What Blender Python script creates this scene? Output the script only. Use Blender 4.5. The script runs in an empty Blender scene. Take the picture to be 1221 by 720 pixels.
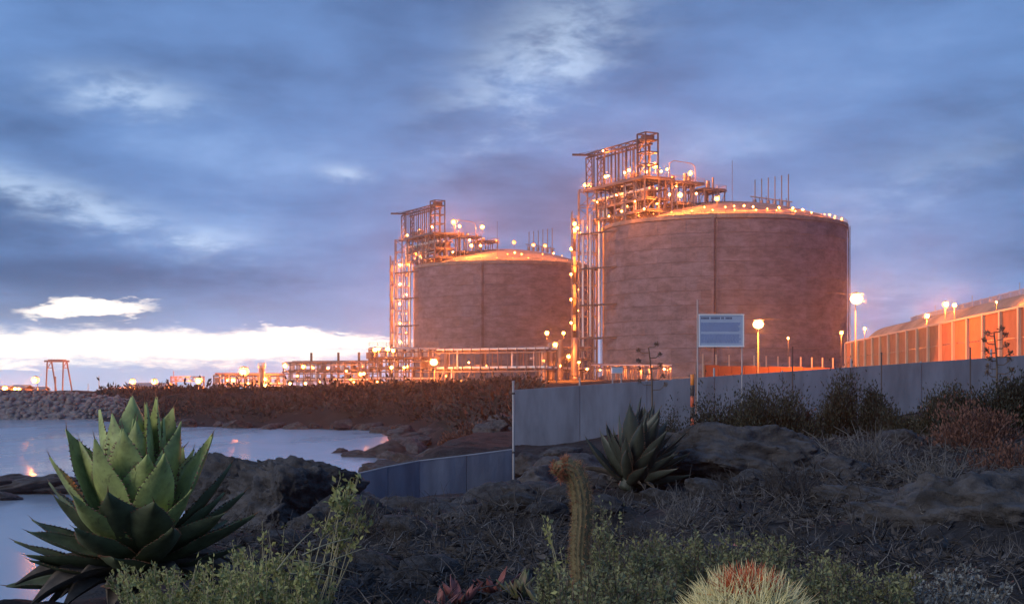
import bpy, bmesh, math, random
import numpy as np
from mathutils import Vector, Matrix, noise as mnoise

random.seed(7)
rng = np.random.default_rng(7)
sc = bpy.context.scene
C = bpy.context.scene.collection
R = math.radians

# ------------------------------------------------------------------ camera
EYE = 6.0            # metres above the water
F = 1700.0           # focal length in units of a 1221 wide picture
cam_d = bpy.data.cameras.new('camera')
cam = bpy.data.objects.new('camera', cam_d)
C.objects.link(cam)
cam.location = (0, 0, EYE)
cam.rotation_euler = (R(90), 0, 0)
cam_d.sensor_width = 36.0
cam_d.lens = 36.0 * F / 1221.0
cam_d.shift_y = 100.0 / 1221.0
cam_d.clip_start = 0.1
cam_d.clip_end = 20000
sc.camera = cam

# ------------------------------------------------------------------ light
SUN_AZ, SUN_EL = R(-128), R(26)          # soft light through the cloud, behind left
sun_d = bpy.data.lights.new('sun', 'SUN')
sun_d.energy = 1.25
sun_d.angle = R(28)
sun_d.color = (1.0, 0.93, 0.84)
sun = bpy.data.objects.new('sun', sun_d)
C.objects.link(sun)
sdir = Vector((math.sin(SUN_AZ) * math.cos(SUN_EL), math.cos(SUN_AZ) * math.cos(SUN_EL), math.sin(SUN_EL)))
sun.rotation_euler = (-sdir).to_track_quat('-Z', 'Y').to_euler()

sc.view_settings.view_transform = 'Standard'
sc.view_settings.look = 'None'
sc.view_settings.exposure = 0.22
sc.view_settings.gamma = 1.0
sc.cycles.use_denoising = True
sc.cycles.max_bounces = 6
sc.cycles.diffuse_bounces = 3
sc.cycles.glossy_bounces = 3
sc.cycles.transparent_max_bounces = 8
sc.cycles.sample_clamp_indirect = 4.0
sc.cycles.caustics_reflective = False
sc.cycles.caustics_refractive = False


class NT:
    """little helper to write node trees"""
    def __init__(self, tree):
        self.t = tree
        self.n = tree.nodes
        self.l = tree.links

    def new(self, kind, **kw):
        nd = self.n.new(kind)
        for k, v in kw.items():
            setattr(nd, k, v)
        return nd

    def put(self, sock, v):
        if v is None:
            return
        if hasattr(v, 'is_output') or isinstance(v, bpy.types.NodeSocket):
            self.l.new(v, sock)
        else:
            sock.default_value = v

    def m(self, op, a, b=None, c=None, clamp=False):
        nd = self.new('ShaderNodeMath', operation=op, use_clamp=clamp)
        self.put(nd.inputs[0], a)
        self.put(nd.inputs[1], b)
        self.put(nd.inputs[2], c)
        return nd.outputs[0]

    def smooth(self, v, lo, hi, a=0.0, b=1.0):
        nd = self.new('ShaderNodeMapRange', interpolation_type='SMOOTHSTEP')
        self.put(nd.inputs[0], v)
        nd.inputs[1].default_value = lo
        nd.inputs[2].default_value = hi
        nd.inputs[3].default_value = a
        nd.inputs[4].default_value = b
        return nd.outputs[0]

    def mix(self, f, a, b):
        nd = self.new('ShaderNodeMix', data_type='RGBA')
        self.put(nd.inputs[0], f)
        self.put(nd.inputs[6], a if not isinstance(a, tuple) else (*a[:3], 1))
        self.put(nd.inputs[7], b if not isinstance(b, tuple) else (*b[:3], 1))
        return nd.outputs[2]

    def noise(self, vec, scale, detail=4, rough=0.55, dist=0.0):
        nd = self.new('ShaderNodeTexNoise')
        if vec is not None:
            self.l.new(vec, nd.inputs['Vector'])
        nd.inputs['Scale'].default_value = scale
        nd.inputs['Detail'].default_value = detail
        nd.inputs['Roughness'].default_value = rough
        nd.inputs['Distortion'].default_value = dist
        return nd.outputs['Fac']


def build_world():
    w = bpy.data.worlds.new('World')
    sc.world = w
    w.use_nodes = True
    t = NT(w.node_tree)
    t.n.clear()
    out = t.new('ShaderNodeOutputWorld')
    bg = t.new('ShaderNodeBackground')
    t.l.new(bg.outputs[0], out.inputs[0])
    tc = t.new('ShaderNodeTexCoord')
    d = tc.outputs['Generated']
    sep = t.new('ShaderNodeSeparateXYZ')
    t.l.new(d, sep.inputs[0])
    x, y, z = sep.outputs
    zp = t.m('MAXIMUM', z, 0.0)
    az = t.m('MULTIPLY', t.m('ARCTAN2', x, y), 180 / math.pi)
    el = t.m('MULTIPLY', t.m('ARCSINE', z), 180 / math.pi)
    # clear sky behind the clouds
    sky = t.new('ShaderNodeTexSky')
    sky.sky_type = 'NISHITA'
    sky.sun_disc = False
    sky.sun_elevation = SUN_EL
    sky.sun_rotation = SUN_AZ
    sky.altitude = 10
    sk = t.new('ShaderNodeVectorMath', operation='SCALE')
    t.l.new(sky.outputs[0], sk.inputs[0])
    sk.inputs[3].default_value = 0.09
    clear = sk.outputs[0]
    # cloud layer seen in perspective
    den = t.m('ADD', zp, 0.22)
    comb = t.new('ShaderNodeCombineXYZ')
    t.put(comb.inputs[0], t.m('DIVIDE', x, den))
    t.put(comb.inputs[1], t.m('DIVIDE', y, den))
    mp = t.new('ShaderNodeMapping')
    t.l.new(comb.outputs[0], mp.inputs[0])
    mp.inputs['Location'].default_value = (3.7, 1.9, 0.4)
    mp.inputs['Rotation'].default_value = (0, 0, R(-8))
    mp.inputs['Scale'].default_value = (2.3, 2.3, 1)
    P = mp.outputs[0]
    n1 = t.noise(P, 0.62, 5, 0.5, 0.2)
    n2 = t.noise(P, 1.7, 7, 0.58, 0.15)
    n3 = t.noise(P, 0.21, 2, 0.5, 0.0)
    body = t.m('ADD', t.m('MULTIPLY', n1, 0.62), t.m('ADD', t.m('MULTIPLY', n2, 0.25), t.m('MULTIPLY', n3, 0.13)))
    dark = (0.058, 0.118, 0.270)
    mid = (0.128, 0.252, 0.530)
    lite = (0.29, 0.47, 0.82)
    cl = t.mix(t.smooth(body, 0.36, 0.56), dark, mid)
    cl = t.mix(t.smooth(body, 0.52, 0.74), cl, lite)
    # thin places where the sky shines through
    fine = t.noise(P, 3.6, 8, 0.6, 0.15)
    wob2 = t.m('MULTIPLY', t.m('SUBTRACT', t.noise(P, 4.2, 5, 0.6, 0.1), 0.5), 2.6)
    ragged = t.m('ADD', t.m('MULTIPLY', t.smooth(fine, 0.36, 0.66), 0.8), 0.2)

    def patch(a0, e0, ra, re, tilt=0.0, amp=1.0, sharp=False):
        da = t.m('ADD', t.m('SUBTRACT', az, a0), t.m('MULTIPLY', wob2, 0.6))
        de = t.m('SUBTRACT', t.m('SUBTRACT', el, e0), t.m('MULTIPLY', da, tilt))
        de = t.m('ADD', de, t.m('MULTIPLY', t.m('SUBTRACT', fine, 0.5), (5.5 if sharp else 2.2) * re))
        q = t.m('ADD', t.m('POWER', t.m('ABSOLUTE', t.m('DIVIDE', da, ra)), 2.0), t.m('POWER', t.m('ABSOLUTE', t.m('DIVIDE', de, re)), 2.0))
        if sharp:
            return t.m('MULTIPLY', t.smooth(q, 1.5, 0.3), amp)
        gs = t.m('POWER', 2.718, t.m('MULTIPLY', q, -1.0))
        return t.m('MULTIPLY', t.m('MULTIPLY', gs, ragged), amp)

    ps = [patch(-15.3, 11.3, 2.6, 0.75, -0.08, 0.75), patch(-17.5, 7.2, 6.5, 0.75, -0.28, 0.7),
          patch(-12.6, 5.8, 2.3, 0.5, -0.05, 0.8), patch(-6.6, 8.4, 0.9, 0.35, -0.1, 0.8),
          patch(1.2, 13.2, 3.4, 2.4, 0.5, 0.75), patch(16.0, 8.0, 4.5, 1.5, 0.25, 0.22),
          patch(8.5, 9.6, 3.0, 0.9, 0.15, 0.18), patch(14.2, 3.5, 3.0, 0.8, 0.0, 0.4), patch(-28, 9, 5, 1.2, -0.2, 0.6),
          patch(30, 12, 6, 2.0, 0.2, 0.4)]
    g = ps[0]
    for p in ps[1:]:
        g = t.m('MAXIMUM', g, p)
    cl = t.mix(g, cl, (0.56, 0.72, 0.95))
    # the sky low over the sea: pale haze, and the break in the cloud towards the sunset
    lowmix = t.smooth(el, 4.6, 0.2)
    glow_az = t.m('POWER', 2.718, t.m('MULTIPLY', t.m('POWER', t.m('DIVIDE', t.m('ADD', az, 19.0), 17.0), 2.0), -1.0))
    lowcol = t.mix(glow_az, (0.25, 0.40, 0.72), (0.52, 0.61, 0.84))
    cl = t.mix(t.m('MULTIPLY', lowmix, 0.85), cl, lowcol)
    e2 = t.m('ADD', el, t.m('ADD', t.m('MULTIPLY', wob2, 0.3), t.m('MULTIPLY', t.m('SUBTRACT', fine, 0.5), 1.1)))
    band = t.m('MULTIPLY', t.smooth(e2, 0.6, 1.3), t.smooth(e2, 2.42, 1.85))
    side = t.m('ADD', az, t.m('MULTIPLY', wob2, 2.5))
    band = t.m('MULTIPLY', band, t.m('MULTIPLY', t.smooth(side, -4.5, -8.5), t.smooth(side, -60, -40)))
    hole = patch(-16.6, 2.95, 2.4, 0.36, 0.03, 1.0, True)
    tail = patch(-7.5, 1.9, 3.6, 0.3, -0.05, 0.85, True)
    low2 = patch(-20.5, 0.75, 2.6, 0.22, 0.0, 0.7, True)
    brk = t.m('MAXIMUM', t.m('MAXIMUM', band, low2), t.m('MAXIMUM', hole, tail))
    brightcol = t.mix(0.06, (1.35, 1.22, 1.10), clear)
    cl = t.mix(brk, cl, brightcol)
    # a little of the clear sky everywhere the cloud is thin, and nothing below the horizon but haze
    cl = t.mix(0.04, cl, clear)
    cl = t.mix(t.smooth(el, 0.0, -3.0), cl, (0.06, 0.08, 0.13))
    t.l.new(cl, bg.inputs[0])
    bg.inputs[1].default_value = 1.0


build_world()

# ------------------------------------------------------------------ materials
MATS = {}


def mat(name, col, rough=0.7, metal=0.0, var=0.25, scale=3.0, bump=0.0, bscale=20.0, objvar=0.0, col2=None, spec=None,
        emit=None, estr=0.0, stretch=(1, 1, 1), coords='Object', detail=5, translucent=0.0, spots=None, nrough=0.6):
    if name in MATS:
        return MATS[name]
    m = bpy.data.materials.new(name)
    m.use_nodes = True
    t = NT(m.node_tree)
    b = t.n['Principled BSDF']
    b.inputs['Roughness'].default_value = rough
    b.inputs['Metallic'].default_value = metal
    if spec is not None:
        b.inputs['Specular IOR Level'].default_value = spec
    tc = t.new('ShaderNodeTexCoord')
    if coords == 'World':
        geo = t.new('ShaderNodeNewGeometry')
        src = geo.outputs['Position']
    else:
        src = tc.outputs[coords]
    mp = t.new('ShaderNodeMapping')
    t.l.new(src, mp.inputs[0])
    mp.inputs['Scale'].default_value = stretch
    n = t.noise(mp.outputs[0], scale, detail, nrough, 0.2)
    c2 = col2 if col2 else tuple(max(0, c * (1 - var)) for c in col)
    c1 = col if col2 else tuple(c * (1 + var) for c in col)
    cc = t.mix(t.smooth(n, 0.3, 0.7), c2, c1)
    if spots:
        sn = t.noise(src, 26, 6, 0.7, 0.6)
        cc = t.mix(t.m('MULTIPLY', t.smooth(sn, 0.56, 0.68), 0.75), cc, spots)
        sn = t.noise(src, 6, 4, 0.6, 0.4)
        cc = t.mix(t.m('MULTIPLY', t.smooth(sn, 0.5, 0.75), 0.45), cc, (0.33, 0.34, 0.22))
    if objvar:
        oi = t.new('ShaderNodeObjectInfo')
        hsv = t.new('ShaderNodeHueSaturation')
        t.put(hsv.inputs['Value'], t.m('ADD', t.m('MULTIPLY', oi.outputs['Random'], 2 * objvar), 1 - objvar))
        t.l.new(cc, hsv.inputs['Color'])
        cc = hsv.outputs[0]
    t.l.new(cc, b.inputs['Base Color'])
    if bump:
        bn = t.noise(src, bscale, 5, 0.6)
        bp = t.new('ShaderNodeBump')
        bp.inputs['Strength'].default_value = bump
        bp.inputs['Distance'].default_value = 0.05
        t.l.new(bn, bp.inputs['Height'])
        t.l.new(bp.outputs[0], b.inputs['Normal'])
    if translucent:
        tr = t.new('ShaderNodeBsdfTranslucent')
        t.l.new(cc, tr.inputs[0])
        ms = t.new('ShaderNodeMixShader')
        ms.inputs[0].default_value = translucent
        t.l.new(b.outputs[0], ms.inputs[1])
        t.l.new(tr.outputs[0], ms.inputs[2])
        t.l.new(ms.outputs[0], t.n['Material Output'].inputs[0])
    if emit:
        b.inputs['Emission Color'].default_value = (*emit, 1)
        b.inputs['Emission Strength'].default_value = estr
    MATS[name] = m
    return m


SOD = (1.0, 0.215, 0.028)
mat('steel', (0.20, 0.165, 0.15), 0.55, 0.3, objvar=0.2)
mat('steel_dark', (0.07, 0.062, 0.06), 0.6, 0.3, objvar=0.2)
mat('galvanised', (0.36, 0.37, 0.38), 0.45, 0.5, objvar=0.1)
mat('pipe_white', (0.72, 0.70, 0.66), 0.35, 0.1, objvar=0.08)
mat('grating', (0.18, 0.155, 0.14), 0.6, 0.4)
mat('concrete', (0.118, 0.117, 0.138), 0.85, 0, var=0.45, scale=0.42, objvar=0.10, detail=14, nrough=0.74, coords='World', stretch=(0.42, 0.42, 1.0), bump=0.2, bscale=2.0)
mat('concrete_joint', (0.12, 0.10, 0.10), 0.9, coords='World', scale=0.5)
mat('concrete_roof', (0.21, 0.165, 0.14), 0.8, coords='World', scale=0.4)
mat('screen_cloth', (0.118, 0.136, 0.18), 0.8, var=0.24, scale=0.9, bump=0.25, bscale=5, objvar=0.06, detail=8, stretch=(1.6, 1.6, 0.35), coords='World')
mat('post_metal', (0.40, 0.38, 0.38), 0.5, 0.5)
mat('rust_post', (0.30, 0.17, 0.13), 0.7, 0.1)
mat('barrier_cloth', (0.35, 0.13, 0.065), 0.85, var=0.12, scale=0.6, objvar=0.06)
mat('pale_post', (0.46, 0.34, 0.26), 0.6)
mat('signal_red', (0.62, 0.11, 0.04), 0.5)
mat('signal_orange', (0.85, 0.24, 0.04), 0.5)
mat('shed_wall', (0.34, 0.28, 0.24), 0.7, objvar=0.2)
mat('shed_roof', (0.30, 0.27, 0.26), 0.6, 0.1)
mat('white_paint', (0.78, 0.78, 0.78), 0.45, var=0.06)
mat('sign_white', (0.36, 0.42, 0.54), 0.4, var=0.06)
mat('sign_blue', (0.16, 0.22, 0.42), 0.4, var=0.1)
mat('sign_dark', (0.05, 0.07, 0.14), 0.4)
mat('glass_dark', (0.03, 0.035, 0.045), 0.1)
LAMPC = (1.0, 0.42, 0.10)
mat('lamp_far', (0.9, 0.7, 0.4), 0.4, emit=LAMPC, estr=3.2)
mat('lamp_small', (0.9, 0.6, 0.3), 0.4, emit=(1.0, 0.36, 0.07), estr=2.0)
mat('lamp_mid', (0.9, 0.7, 0.4), 0.4, emit=LAMPC, estr=3.6)
mat('lamp_big', (0.9, 0.8, 0.6), 0.4, emit=(1.0, 0.56, 0.2), estr=6)
for _m in ('lamp_far', 'lamp_small', 'lamp_mid', 'lamp_big'):
    MATS[_m].cycles.emission_sampling = 'NONE'
mat('rock', (0.046, 0.042, 0.042), 0.9, var=0.6, scale=3.5, bump=1.0, bscale=9, detail=9, objvar=0.25)
mat('rock_pale', (0.16, 0.145, 0.145), 0.85, var=0.4, scale=1.2, bump=0.5, bscale=3, objvar=0.2, coords='World')
mat('agave_leaf', (0.33, 0.37, 0.12), 0.55, spots=(0.16, 0.13, 0.06), var=0.35, scale=9, bump=0.12, bscale=30, objvar=0.16)
mat('agave_leaf_shaded', (0.10, 0.115, 0.055), 0.6, var=0.4, scale=9, objvar=0.25)  # shade on the lower agave leaves, put into a darker leaf colour
mat('agave_leaf_dark', (0.048, 0.055, 0.04), 0.5, var=0.25, scale=7, objvar=0.16)
mat('agave_dry', (0.12, 0.095, 0.075), 0.85, var=0.35, scale=12, objvar=0.2)
mat('agave_teeth', (0.16, 0.075, 0.04), 0.5)
mat('leaf_dark', (0.024, 0.028, 0.016), 0.65, var=0.35, scale=3, translucent=0.15)
mat('leaf_olive', (0.036, 0.035, 0.018), 0.65, var=0.35, scale=3, translucent=0.15)
mat('leaf_yellow', (0.30, 0.31, 0.11), 0.6, var=0.35, scale=14, translucent=0.25)
mat('leaf_green', (0.20, 0.205, 0.09), 0.6, var=0.45, scale=12, translucent=0.2)
mat('leaf_grey', (0.17, 0.175, 0.165), 0.7, var=0.3, scale=8)
mat('leaf_red', (0.15, 0.068, 0.046), 0.7, var=0.4, scale=7, translucent=0.15)
mat('scrub', (0.034, 0.028, 0.022), 0.8, var=0.5, scale=0.12, coords='World')
mat('stem_brown', (0.12, 0.09, 0.065), 0.8)
mat('stem_pale', (0.30, 0.26, 0.15), 0.7, var=0.2)
mat('twig', (0.052, 0.046, 0.044), 0.85, var=0.75, scale=3.5)
mat('twig_pale', (0.15, 0.138, 0.13), 0.85, var=0.4, scale=2.5)
mat('cactus_skin', (0.145, 0.115, 0.052), 0.6, var=0.25, scale=20)
mat('cactus_spine', (0.36, 0.22, 0.105), 0.5, var=0.25, scale=30)
mat('cactus_spine_red', (0.40, 0.105, 0.055), 0.5, var=0.25, scale=30)
mat('spine_yellow', (0.88, 0.77, 0.40), 0.45, var=0.2, scale=30)
mat('spine_red', (0.62, 0.13, 0.045), 0.45, var=0.25, scale=30)
mat('succulent', (0.22, 0.13, 0.085), 0.5, var=0.5, scale=16, col2=(0.12, 0.16, 0.06))
mat('succulent_red', (0.34, 0.12, 0.10), 0.5, var=0.35, scale=16)


def ground_material():
    m = bpy.data.materials.new('ground_soil')
    m.use_nodes = True
    t = NT(m.node_tree)
    b = t.n['Principled BSDF']
    b.inputs['Roughness'].default_value = 0.95
    b.inputs['Specular IOR Level'].default_value = 0.2
    geo = t.new('ShaderNodeNewGeometry')
    p = geo.outputs['Position']
    sep = t.new('ShaderNodeSeparateXYZ')
    t.l.new(p, sep.inputs[0])
    near = t.noise(p, 1.6, 6, 0.65, 0.4)
    fine = t.noise(p, 9.0, 5, 0.65, 0.2)
    far = t.noise(p, 0.09, 6, 0.65, 0.2)
    c = t.mix(t.smooth(near, 0.35, 0.65), (0.010, 0.009, 0.009), (0.038, 0.033, 0.032))
    c = t.mix(t.m('MULTIPLY', t.smooth(fine, 0.5, 0.72), 0.6), c, (0.08, 0.07, 0.067))
    c2 = t.mix(t.smooth(far, 0.35, 0.65), (0.018, 0.016, 0.014), (0.045, 0.034, 0.027))
    c = t.mix(t.smooth(sep.outputs[1], 60, 110), c, c2)
    sandy = t.mix(t.smooth(far, 0.35, 0.65), (0.20, 0.155, 0.12), (0.34, 0.27, 0.21))
    c = t.mix(t.m('MULTIPLY', t.smooth(sep.outputs[2], 8.5, 11.0), t.smooth(sep.outputs[1], 100, 130)), c, sandy)
    wet = t.smooth(sep.outputs[2], 2.4, 0.6)
    c = t.mix(t.m('MULTIPLY', wet, 0.6), c, (0.022, 0.021, 0.022))
    t.l.new(c, b.inputs['Base Color'])
    bp = t.new('ShaderNodeBump')
    bp.inputs['Strength'].default_value = 0.9
    bp.inputs['Distance'].default_value = 0.08
    t.l.new(t.m('ADD', near, t.m('MULTIPLY', fine, 0.5)), bp.inputs['Height'])
    t.l.new(bp.outputs[0], b.inputs['Normal'])
    MATS['ground'] = m


def water_material():
    m = bpy.data.materials.new('water')
    m.use_nodes = True
    t = NT(m.node_tree)
    b = t.n['Principled BSDF']
    b.inputs['Base Color'].default_value = (0.30, 0.36, 0.43, 1)
    b.inputs['Roughness'].default_value = 0.16
    b.inputs['IOR'].default_value = 1.33
    geo = t.new('ShaderNodeNewGeometry')
    mp = t.new('ShaderNodeMapping')
    t.l.new(geo.outputs['Position'], mp.inputs[0])
    mp.inputs['Scale'].default_value = (0.5, 0.16, 1)
    n = t.noise(mp.outputs[0], 0.9, 4, 0.5, 0.3)
    bp = t.new('ShaderNodeBump')
    bp.inputs['Strength'].default_value = 0.25
    bp.inputs['Distance'].default_value = 0.10
    t.l.new(n, bp.inputs['Height'])
    t.l.new(bp.outputs[0], b.inputs['Normal'])
    big = t.noise(mp.outputs[0], 0.12, 4, 0.6, 0.5)
    t.l.new(t.smooth(big, 0.35, 0.65, 0.13, 0.24), b.inputs['Roughness'])
    MATS['water'] = m


ground_material()
water_material()


# ------------------------------------------------------------------ helpers
def Pt(px, py, Y):
    """a point of the place seen along a bearing, Y metres away"""
    return Vector(((px - 610.5) / F * Y, Y, EYE + (460.0 - py) / F * Y))


def mesh_np(name, verts, faces, material, smooth=False):
    """verts (n,3), faces (m,k) all with the same k"""
    me = bpy.data.meshes.new(name)
    verts = np.asarray(verts, np.float32)
    faces = np.asarray(faces, np.int32)
    k = faces.shape[1]
    me.vertices.add(len(verts))
    me.vertices.foreach_set('co', verts.ravel())
    me.loops.add(faces.size)
    me.loops.foreach_set('vertex_index', faces.ravel())
    me.polygons.add(len(faces))
    me.polygons.foreach_set('loop_start', np.arange(0, faces.size, k, dtype=np.int32))
    me.polygons.foreach_set('loop_total', np.full(len(faces), k, np.int32))
    if smooth:
        me.polygons.foreach_set('use_smooth', np.ones(len(faces), bool))
    me.update(calc_edges=True)
    me.validate()
    me.materials.append(MATS[material])
    return me


def mesh_py(name, verts, faces, material, smooth=False):
    me = bpy.data.meshes.new(name)
    me.from_pydata([tuple(v) for v in verts], [], faces)
    if smooth:
        for p in me.polygons:
            p.use_smooth = True
    me.materials.append(MATS[material])
    me.update()
    return me


def link(name, me, parent=None, loc=(0, 0, 0), rot=None, scale=None):
    o = bpy.data.objects.new(name, me)
    C.objects.link(o)
    o.location = loc
    if rot is not None:
        o.rotation_euler = rot
    if scale is not None:
        o.scale = scale
    if parent is not None:
        o.parent = parent
    return o


def fine_part(o):
    """too small to pick apart one by one"""
    o['kind'] = 'stuff'
    return o


def tag(o, label, cat, group=None):
    o['label'] = label
    o['category'] = cat
    if group:
        o['group'] = group
    return o


def thing(name, label, cat, loc, group=None):
    o = bpy.data.objects.new(name, None)
    C.objects.link(o)
    o.location = loc
    o.empty_display_size = 0.3
    return tag(o, label, cat, group)


UNIT = {}


def unit(shape, material):
    key = (shape, material)
    if key in UNIT:
        return UNIT[key]
    if shape == 'box':
        v = [(-.5, -.5, 0), (.5, -.5, 0), (.5, .5, 0), (-.5, .5, 0), (-.5, -.5, 1), (.5, -.5, 1), (.5, .5, 1), (-.5, .5, 1)]
        f = [(3, 2, 1, 0), (4, 5, 6, 7), (0, 1, 5, 4), (1, 2, 6, 5), (2, 3, 7, 6), (3, 0, 4, 7)]
        me = mesh_py('unit_box', v, f, material)
    elif shape == 'cyl':
        n = 12
        v, f = [], []
        for i in range(n):
            a = 2 * math.pi * i / n
            v += [(.5 * math.cos(a), .5 * math.sin(a), 0), (.5 * math.cos(a), .5 * math.sin(a), 1)]
        for i in range(n):
            j = (i + 1) % n
            f.append((2 * i, 2 * j, 2 * j + 1, 2 * i + 1))
        f.append(tuple(2 * i for i in reversed(range(n))))
        f.append(tuple(2 * i + 1 for i in range(n)))
        me = mesh_py('unit_tube', v, f, material)
        for p in me.polygons[:n]:
            p.use_smooth = True
    elif shape == 'ball':
        bm = bmesh.new()
        bmesh.ops.create_icosphere(bm, subdivisions=2, radius=0.5)
        me = bpy.data.meshes.new('unit_globe')
        bm.to_mesh(me)
        bm.free()
        for p in me.polygons:
            p.use_smooth = True
        me.materials.append(MATS[material])
    elif shape == 'cap':      # shallow lamp hood
        n = 12
        v = [(0, 0, 0.28)]
        f = []
        for i in range(n):
            a = 2 * math.pi * i / n
            v.append((.62 * math.cos(a), .62 * math.sin(a), 0))
        for i in range(n):
            v.append((.58 * v[1 + i][0] / .62, .58 * v[1 + i][1] / .62, -0.03))
        for i in range(n):
            j = (i + 1) % n
            f.append((0, 1 + i, 1 + j))
            f.append((1 + i, 1 + n + i, 1 + n + j, 1 + j))
        f.append(tuple(1 + n + i for i in reversed(range(n))))
        me = mesh_py('lamp_hood', v, f, material)
    elif shape == 'vessel':   # tank with domed ends
        prof = [(0, 0), (.25, .01), (.42, .04), (.5, .09), (.5, .91), (.42, .96), (.25, .99), (0, 1)]
        me = lathe_mesh('vessel', prof, 14, material)
    UNIT[key] = me
    return me


def lathe_mesh(name, prof, n, material, smooth=True):
    v, f = [], []
    rings = []
    for (r, z) in prof:
        if r < 1e-6:
            rings.append([len(v)])
            v.append((0, 0, z))
        else:
            rings.append(list(range(len(v), len(v) + n)))
            for i in range(n):
                a = 2 * math.pi * i / n
                v.append((r * math.cos(a), r * math.sin(a), z))
    for a, b in zip(rings, rings[1:]):
        for i in range(n):
            j = (i + 1) % n
            if len(a) == 1 and len(b) == 1:
                continue
            if len(a) == 1:
                f.append((a[0], b[j], b[i]))
            elif len(b) == 1:
                f.append((a[i], a[j], b[0]))
            else:
                f.append((a[i], a[j], b[j], b[i]))
    return mesh_py(name, v, f, material, smooth)


def member(name, parent, a, b, w, material, shape='box', w2=None):
    """a bar from a to b (place coordinates), a child of parent"""
    a, b = Vector(a), Vector(b)
    d = b - a
    L = d.length
    if L < 1e-6:
        return None
    zx = d / L
    ref = Vector((0, 0, 1)) if abs(zx.z) < 0.95 else Vector((1, 0, 0))
    ya = zx.cross(ref).normalized()
    xa = ya.cross(zx)
    M = Matrix((xa, ya, zx)).transposed().to_4x4()
    o = link(name, unit(shape, material), parent)
    base = parent.location if parent is not None else Vector()
    o.matrix_basis = Matrix.Translation(a - base) @ M @ Matrix.Diagonal((w, w2 or w, L, 1))
    return o


def block(name, parent, c, size, material, rz=0.0):
    """an upright box: c is the middle of its foot"""
    o = link(name, unit('box', material), parent)
    base = parent.location if parent is not None else Vector()
    o.location = Vector(c) - base
    o.rotation_euler = (0, 0, rz)
    o.scale = size
    return o


# ------------------------------------------------------------------ terrain
COAST = [(-9, -40), (-6, -8), (-4.2, 0), (-3.7, 6), (-4.6, 12), (-4.9, 17), (-3.9, 23), (-4.6, 32), (-6.2, 42), (-7, 55), (-6, 75), (-5, 95),
         (-7, 120), (-12, 168), (-15, 190), (-25, 199), (-45, 210), (-64, 236), (-78, 262), (-400, 262), (-400, 345), (-95, 345),
         (-85, 520), (-70, 1500), (1500, 1500), (1500, -40)]
COASTN = np.array(COAST, float)


def coast_distance(X, Y):
    X = np.asarray(X, float)
    Y = np.asarray(Y, float)
    best = np.full(X.shape, 1e9)
    inside = np.zeros(X.shape, bool)
    n = len(COAST)
    for i in range(n):
        ax, ay = COASTN[i]
        bx, by = COASTN[(i + 1) % n]
        dx, dy = bx - ax, by - ay
        tt = np.clip(((X - ax) * dx + (Y - ay) * dy) / (dx * dx + dy * dy), 0, 1)
        best = np.minimum(best, np.hypot(X - ax - tt * dx, Y - ay - tt * dy))
        cross = ((ay > Y) != (by > Y))
        with np.errstate(divide='ignore', invalid='ignore'):
            xi = ax + (Y - ay) * dx / (dy if dy != 0 else 1e-9)
        inside ^= cross & (X < xi)
    return np.where(inside, best, -best)


CP = []
for (x, y, z) in [(-1.5, 6, 5.05), (0, 0, 5.05), (0, 3, 5.1), (1, 4.2, 5.14), (3, 3, 5.3), (-3, 0, 4.9), (6, 0, 5.4), (2, 6, 5.16), (0.2, 9, 4.9), (6, 5, 5.45),
                  (73, 495, 8.5), (-4, 660, 8.5), (150, 600, 8.5), (0, 900, 8.5), (300, 500, 9), (-40, 700, 7.5), (20, 420, 7.6), (110, 400, 8.5), (30, 120, 6.0),
                  (45, 180, 6.3), (30, 250, 7.0), (0, 300, 6.2), (60, 60, 6.5), (100, 150, 8), (-100, 300, 4.7), (-300, 300, 4.7), (-60, 380, 5.0), (-60, 300, 4.6), (15, 100, 5.0)]:
    CP.append((x, y, z))
for (px, py, Y) in [(610, 700, 7), (900, 622, 9), (1150, 636, 8), (1060, 560, 13), (880, 532, 16), (960, 528, 17), (1100, 528, 20), (1210, 530, 18), (700, 600, 16), (740, 590, 14.5), (560, 612, 22),
                    (470, 632, 17.5), (540, 622, 17.5), (600, 616, 17.5), (650, 612, 18), (700, 606, 19), (760, 596, 18.5), (612, 592, 38), (470, 620, 27), (540, 612, 30), (350, 640, 14), (640, 575, 45), (640, 530, 60), (760, 516, 60), (900, 505, 60), (1221, 490, 58), (1300, 480, 58),
                    (500, 606, 44), (560, 596, 45), (610, 590, 45),
                    (560, 530, 90), (580, 505, 100), (596, 480, 150), (540, 466, 235), (440, 470, 262), (340, 464, 262), (250, 469, 262), (180, 473, 268),
                    (500, 463, 370), (400, 466, 380), (600, 462, 360), (520, 480, 200), (420, 486, 228), (320, 486, 230), (560, 496, 130)]:
    p = Pt(px, py, Y)
    CP.append((p.x, p.y, p.z))
CPN = np.array(CP)


def sstep(a, b, v):
    t = np.clip((v - a) / (b - a), 0, 1)
    return t * t * (3 - 2 * t)


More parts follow.
